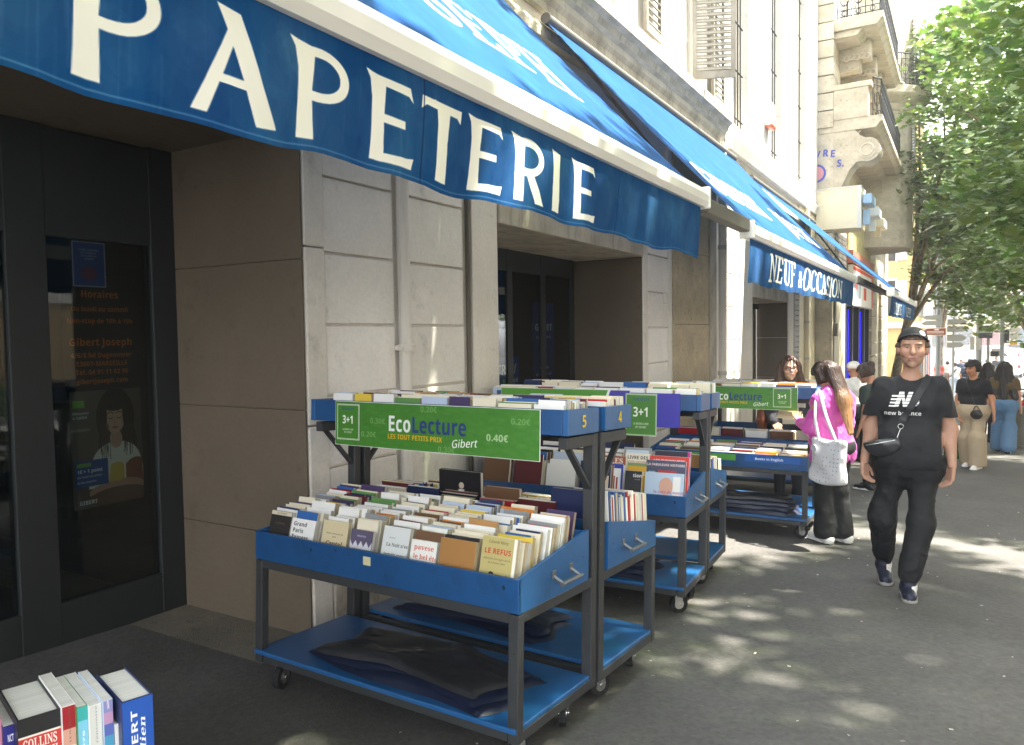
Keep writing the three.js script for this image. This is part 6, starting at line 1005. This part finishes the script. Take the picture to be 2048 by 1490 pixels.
{
  const at = [.124, -13.5], ry = -.35; const J = stand({ step: .07 }); J.elR = [-.21, 1.05, .02]; J.wrR = [-.16, .85, .1]; J.elL = [.25, 1.08, .0]; J.wrL = [.3, .86, .06];
  const gr = casual({ label: 'girl in black top and wide beige trousers walking with a headscarf', at, ry, J, b: .86, hem: .93, skin: '#b07c5c', turn: -.45, nod: .25, wide: 1, top: tee, bottom: phy('#a89880', { roughness: .85 }), shoe: mat('#e9e7e4'), ss: 1.1, hair: { color: '#17120f', f: (x, y, z, hd) => smin(Math.max(hd(x, y, z) - .014, z > .02 ? .052 - y : -.04 - y), ell(0, -.02, -.1, .05, .06, .05)(x, y, z), .02) }, hands: { L: { dir: [.15, -1, .1], palm: [-1, 0, .3], side: 1 }, R: { dir: [.2, -1, .2], palm: [1, 0, .3], side: -1 } } });
  const bag = thing('handbag', 'small black handbag at the hip of the girl in beige trousers', 'bag');
  P('bag_body', nets((x, y, z) => ell(.1, .84, .16, .085, .075, .04)(x, y, z), [-.05, .72, .08], [.25, .95, .24], .008), phy('#211d1c', { roughness: .4 }), bag); P('bag_strap', [strapOver(gr.fields.top, [-.1, 1.4], [.07, .95], .018), tube([V(.05, .9, .16), V(.1, .97, .17), V(.15, .9, .16)], .006)], M.black, bag); place(bag, at, ry);
}
casual({ label: 'woman in blue jeans with very long dark hair seen from behind', at: [.62, -16.3], ry: 2.95, J: stand({ step: .09 }), b: .95, hem: .95, skin: '#c2907a', top: phy('#55462e', { roughness: .9 }), bottom: phy('#557596', { roughness: .9 }), wide: 1, hair: longHair('#1d1815', .5, .16), shoe: M.black, tilt: 0 });
casual({ label: 'dark-haired person in black between the two walking women', at: [.42, -18.6], ry: 2.9, J: stand({ step: .06 }), skin: '#a87a60', top: tee, bottom: phy('#22242a', { roughness: .9 }), hair: longHair('#1b1614', .2, .1), q: .016, lod: 1 });
casual({ label: 'black-haired shopper bent over the farthest cart, behind the glasses', at: [-1.62, -10.6], ry: 3.6, J: stand(), scale: .96, skin: '#b9876c', top: phy('#c99a86', { roughness: .85 }), bottom: blackTrouser, q: .016 });
casual({ label: 'shopper with brown hair in a bun, half hidden behind the man', at: [-.98, -10.3], ry: 4.4, J: stand({ fw: .04 }), scale: .95, nod: .3, skin: '#b58468', top: phy('#2e3a33', { roughness: .85 }), bottom: blackTrouser, q: .016, hair: { color: '#3a281e', f: (x, y, z, hd) => smin(Math.max(hd(x, y, z) - .014, z > .04 ? .05 - y : -.05 - y), ell(0, .09, -.1, .045, .045, .045)(x, y, z), .02) } });
casual({ label: 'shopper in a white hat and white top beside the neon window', at: [-1.5, -13.2], ry: 3.9, J: stand(), scale: .98, skin: '#b58468', long: 1, top: phy('#e6e4e0', { roughness: .85 }), bottom: phy('#3a3d46'), q: .018, lod: 1, hair: { color: '#e9e7e2', f: (x, y, z) => Math.max(ell(0, .05, -.01, .1, .09, .115)(x, y, z), .02 - y), amp: .001 } });
const strapMan = casual({ label: 'man in white T-shirt with a dark strap walking away in the distance', at: [-.42, -43.5], ry: 3.0, J: stand({ step: .1 }), scale: 1.08, skin: '#8a5f48', top: phy('#eeece8', { roughness: .85 }), bottom: phy('#a9b8c8', { roughness: .9 }), q: .022, lod: 1 });
{ const s = thing('shoulder_strap', 'dark strap across the back of the distant man in white', 'bag'); P('strap', strapOver(strapMan.fields.top, [-.12, 1.38], [.14, .98], .05, 20, -1), blackCloth, s); place(s, [-.42, -43.5], 3.0, 1.08); }
casual({ label: 'man in navy T-shirt and grey shorts walking away in the distance', at: [.1, -42.5], ry: 3.1, J: stand({ step: .11 }), scale: 1.08, skin: '#a8785c', top: phy('#23273a', { roughness: .85 }), bottom: phy('#9a9c9e', { roughness: .9 }), shorts: 1, q: .022, lod: 1 });
{
  const tops = ['#2a2c33', '#e8e4de', '#b9402f', '#f0eee8', '#3b4f78', '#c9b18a', '#20242c', '#d7d9dd', '#8a2f38'], cap0 = ['dark', 'pale', 'red', 'white', 'blue', 'tan', 'black', 'light grey', 'maroon'];
  const spots = [[.55, -47], [-.9, -54], [-1.25, -50], [.3, -58], [-.2, -62], [1.3, -60], [2.0, -66], [.9, -70], [-1.6, -63]];
  spots.forEach(([x, z], i) => casual({ label: `distant pedestrian in a ${cap0[i]} top near the crossing`, group: 'distant pedestrians', at: [x, z], ry: i % 2 ? 3.1 : .1, J: stand({ step: .05 + .02 * (i % 4) }), scale: 1 + .03 * (i % 4), skin: pick(['#a8785c', '#c2907a', '#8a5f48']), top: phy(tops[i], { roughness: .85 }), bottom: phy(pick(['#2b2f3a', '#4d6282', '#8f8a80']), { roughness: .9 }), q: .03, lod: 1 }));
}
// ---------- street furniture and traffic in the distance ----------
{
  const z = -40, x = -1.05, gy = G(z), s = thing('direction_signpost', 'grey signpost with a brown arrow sign and grey arrow boards', 'signpost');
  P('post', [rod(V(x, gy, z), V(x, 5.4, z), .11, .1, 12)], mat('#8b8d8c', { roughness: .5 }), s);
  const arrow = (x0, x1, y0, y1, left, m, zz) => { const w = .18, p = left ? [[x0 + w, y0], [x1, y0], [x1, y1], [x0 + w, y1], [x0, (y0 + y1) / 2]] : [[x0, y0], [x1 - w, y0], [x1, (y0 + y1) / 2], [x1 - w, y1], [x0, y1]]; return P('arrow_board', boxUV(extr(p, .04).translate(0, 0, zz)), m, s); };
  const back = mat('#a7a8a4', { roughness: .5, metalness: .2 });
  arrow(-1.72, -.9, 1.98, 2.2, true, back, z + .12); arrow(-1.74, -.88, 1.72, 1.95, true, back, z + .12);
  const br = arrow(-1.72, -.72, 1.27, 1.62, true, mat('#efe9e2'), z + .12); P('arrow_face', boxUV(extr([[-1.5, 1.3], [-.75, 1.3], [-.75, 1.59], [-1.5, 1.59], [-1.66, 1.445]], .01).translate(0, 0, z + .161)), mat('#9a4a2c'), br); P('lettering', [B(-1.5, -.82, 1.37, 1.4, z + .172, z + .176), B(-1.5, -.82, 1.43, 1.46, z + .172, z + .176), B(-1.2, -1.02, 1.5, 1.57, z + .172, z + .176)], mat('#efe6dd'), br);
  arrow(-.7, .12, 1.75, 2.0, false, back, z - .1); arrow(-.7, .1, 1.42, 1.68, false, back, z - .1); arrow(-.7, .08, 1.0, 1.3, false, back, z - .1); arrow(-.7, .02, .7, .95, false, back, z - .1);
  P('second_post', [rod(V(-.45, gy, z - .14), V(-.45, 2.1, z - .14), .05)], back, s);
}
{
  const z = -40, gy = G(z), s = thing('metro_sign', 'dark square Métro sign on a pole', 'sign');
  P('pole', [rod(V(.9, gy, z), V(.9, 1.2, z), .06), rod(V(.55, gy, z - .1), V(.55, 2.0, z - .1), .12)], mat('#8f9190'), s);
  P('sign_box', [RB(.52, 1.06, 1.12, 1.7, z + .2, z + .06, .02)], mat('#23262b', { roughness: .4 }), s);
  const t = print(128, 128, (c, w, h) => { bg(c, w, h, '#262a30'); txt(c, 'Métro', w / 2, 76, 'bold 40px sans-serif', '#f2f2f0', 'center'); c.fillStyle = '#cfd2d4'; c.fillRect(0, 0, w, 5); });
  P('sign_face', new THREE.PlaneGeometry(.52, .56).translate(.79, 1.41, z + .2025), t, s);
  P('info_board', [RB(.2, .38, .6, 1.2, z + .1, z + .02, .01), RB(.42, .62, .6, 1.2, z + .16, z + .1, .01)], mat('#b7b6b0'), s);
}
{
  const z = -40, gy = G(z), s = thing('traffic_light', 'tall grey traffic light pole with black signal heads', 'traffic light');
  P('pole', [rod(V(1.42, gy, z), V(1.42, 6.2, z), .1, .08)], mat('#868a8a', { roughness: .5 }), s); P('signal_head', [RB(1.5, 1.68, .9, 1.5, z + .1, z - .1, .03)], M.black, s); P('signal_head', [RB(.98, 1.3, .3, .55, z + .1, z - .05, .03)], M.black, s);
  for (let k = 0; k < 5; k++) P('street_plate', [RB(1.7, 2.1, 1.1 + k * .26, 1.32 + k * .26, z - .3, z - .34, .005)], mat('#f0efec'), s);
  P('yellow_plate', [RB(1.72, 2.0, .82, 1.0, z - .3, z - .34, .005)], mat('#e4c22c'), s);
}
{
  const b = thing('grey_bollard', 'thick grey concrete bollard at the kerb near the jeans woman', 'bollard'), x = .98, z = -17.3, gy = G(z);
  P('post', boxUV(new THREE.LatheGeometry([[.0, .82], [.14, .82], [.17, .79], [.175, .1], [.2, .08], [.2, -.05]].map(([a, c]) => new THREE.Vector2(a, c)), 24).translate(x, gy, z)), mat('#7d7c76', { map: stoneTex, roughness: .85 }), b);
}
{
  const s = thing('parked_scooter', 'red scooter parked at the kerb behind the bollard', 'scooter'), x = 1.5, z = -24.5, gy = G(z); const red = phy('#b3202a', { roughness: .25, clearcoat: .6 });
  P('bodywork', nets((px, py, pz) => { const u = union([cap([0, .55, -.55], [0, .62, -.1], .16, .17), cap([0, .35, -.05], [0, .32, .35], .12, .1), cap([0, .35, .42], [0, .85, .52], .12, .1)], .1); return u(px, py, pz); }, [-.3, .1, -.85], [.3, 1.1, .8], .03).translate(x, gy, z), red, s);
  for (const zz of [-.5, .62]) { const w = P('wheel', strip(new THREE.TorusGeometry(.2, .06, 8, 22).rotateY(Math.PI / 2).translate(x, gy + .26, z + zz)), M.rubber, s); P('rim', rod(V(x - .03, gy + .26, z + zz), V(x + .03, gy + .26, z + zz), .15, .15, 16), M.steel, w); }
  P('seat', nets((px, py, pz) => Math.max(ell(0, .78, -.35, .15, .1, .38)(px, py, pz), .72 - py), [-.25, .6, -.85], [.25, .95, .15], .03).translate(x, gy, z), M.black, s);
  P('handlebar', [tube([V(x - .34, gy + 1.05, z + .42), V(x, gy + 1.0, z + .5), V(x + .34, gy + 1.05, z + .42)], .018)], M.black, s); P('windshield', boxUV(new THREE.CylinderGeometry(.24, .2, .4, 16, 1, true, -.7, 1.4).translate(x, gy + 1.15, z + .35)), M.glass, s); P('headlight', strip(new THREE.SphereGeometry(.07, 14, 10).translate(x, gy + .9, z + .62)), M.alu, s);
}
{
  const b = thing('green_shopping_bag', 'dark green shopping bag standing behind the walking man', 'bag'), x = -.05, z = -14.9, gy = G(z);
  P('bag_body', nets((px, py, pz) => Math.max(Math.abs(px) - .2 + .1 * (py - .2), Math.abs(py - .2) - .2, Math.abs(pz) - .12) - .02 + .012 * nz3(px, py, pz, 14, 3), [-.3, -.05, -.22], [.3, .48, .22], .016).translate(x, gy, z), mat('#24502a', { roughness: .6 }), b); P('bag_handle', [tube([V(x - .1, gy + .4, z), V(x - .08, gy + .55, z), V(x + .08, gy + .55, z), V(x + .1, gy + .4, z)], .01)], M.black, b);
}
function car(label, x, z, ry, hex, van) {
  const c = thing(van ? 'white_van' : 'parked_car', label, van ? 'van' : 'car', 'vehicles at the crossing'), m = phy(hex, { roughness: .3, clearcoat: .8, clearcoatRoughness: .1 });
  const L = van ? 2.4 : 2.05, prof = van ? [[-L, .35], [L, .35], [L, .95], [L - .25, 1.15], [L - .95, 1.95], [L - 1.2, 2.1], [-L + .05, 2.1], [-L, 1.9]] : [[-L, .35], [L, .35], [L + .02, .7], [L - .15, .85], [L - 1.15, .98], [L - 1.85, 1.42], [-.9, 1.46], [-1.6, 1.05], [-L, .98]];
  P('body', boxUV(extr(prof, 1.56, .06).rotateY(-Math.PI / 2).translate(.78, 0, 0)), m, c);
  const gp = van ? [[L - .35, 1.2], [L - .97, 1.88], [L - 1.7, 1.88], [L - 1.7, 1.2]] : [[L - 1.15, 1.0], [L - 1.83, 1.36], [-.88, 1.4], [-1.4, 1.05]];
  for (const s of [-1, 1]) P('side_window', boxUV(extr(gp, .02).rotateY(-Math.PI / 2).translate(s * .845 + .01, 0, 0)), M.winGlass, c);
  P('windshield', bar(V(0, van ? 1.2 : 1.02, van ? L - .27 : L - 1.08), V(0, van ? 1.88 : 1.37, van ? L - .88 : L - 1.72), 1.35, .02), M.winGlass, c);
  for (const s of [-1, 1]) for (const zz of [-L + .75, L - .8]) { const w = P('wheel', rod(V(s * .68, .32, zz), V(s * .86, .32, zz), .32, .32, 20), M.rubber, c); P('rim', rod(V(s * .8, .32, zz), V(s * .868, .32, zz), .2, .2, 14), M.zinc, w); }
  for (const s of [-1, 1]) { P('headlight', RB(s * .62 - .16, s * .62 + .16, .66, .8, L - .02, L + .05, .02), M.alu, c); P('tail_light', RB(s * .7 - .09, s * .7 + .09, .75, .98, -L - .07, -L + .02, .01), mat('#a31818', { roughness: .3 }), c); }
  place(c, [x, z], ry);
}
car('white van crossing the junction in the distance', 1.8, -84, 1.2, '#eceae6', true);
car('white car waiting at the far crossing', 3.2, -72, 3.0, '#f0efec'); car('silver car in the far traffic', 4.6, -96, 2.9, '#c3c6c8'); car('dark grey car in the far traffic', 1.0, -104, 1.5, '#3b4046'); car('red car far behind the metro sign', 5.6, -112, 1.6, '#a32a24');
// opposite side of the boulevard, mirrored in the shop glass
farBuilding('facing_building', 'pale building across the boulevard mirrored in the shop glass', 20, 32, 14, -8, 18, '#cbbda0', 'none'); farBuilding('facing_building', 'ochre building across the boulevard mirrored in the shop glass', 20, 32, -9, -34, 20, '#c2a67c', 'none');

{                                                                     // crumbs of leaf and paper on the asphalt
  const g = new THREE.PlaneGeometry(1, .6).rotateX(-Math.PI / 2 + .04), im = new THREE.InstancedMesh(g, mat('#ffffff', { side: THREE.DoubleSide, roughness: .9 }), 240), m = new THREE.Matrix4(), c = new THREE.Color(); seed = 99;
  for (let i = 0; i < 240; i++) { const z = rr(-1.5, -16), x = rr(-2.2, .9), s = rr(.006, .02); m.compose(V(x, G(z) + .004, z), new THREE.Quaternion().setFromEuler(new THREE.Euler(rr(-.1, .2), rnd() * 6.28, rr(-.15, .15))), V(s, s, s)); im.setMatrixAt(i, m); const k = rr(.2, .7); c.setRGB(k, k * .93, k * .8); im.setColorAt(i, c); }
  im.name = 'pavement_litter'; im.userData = { kind: 'stuff', label: 'specks of dry leaf and paper scattered on the asphalt', category: 'litter' }; shade(im); scene.add(im);
}
renderer.render(scene, camera);
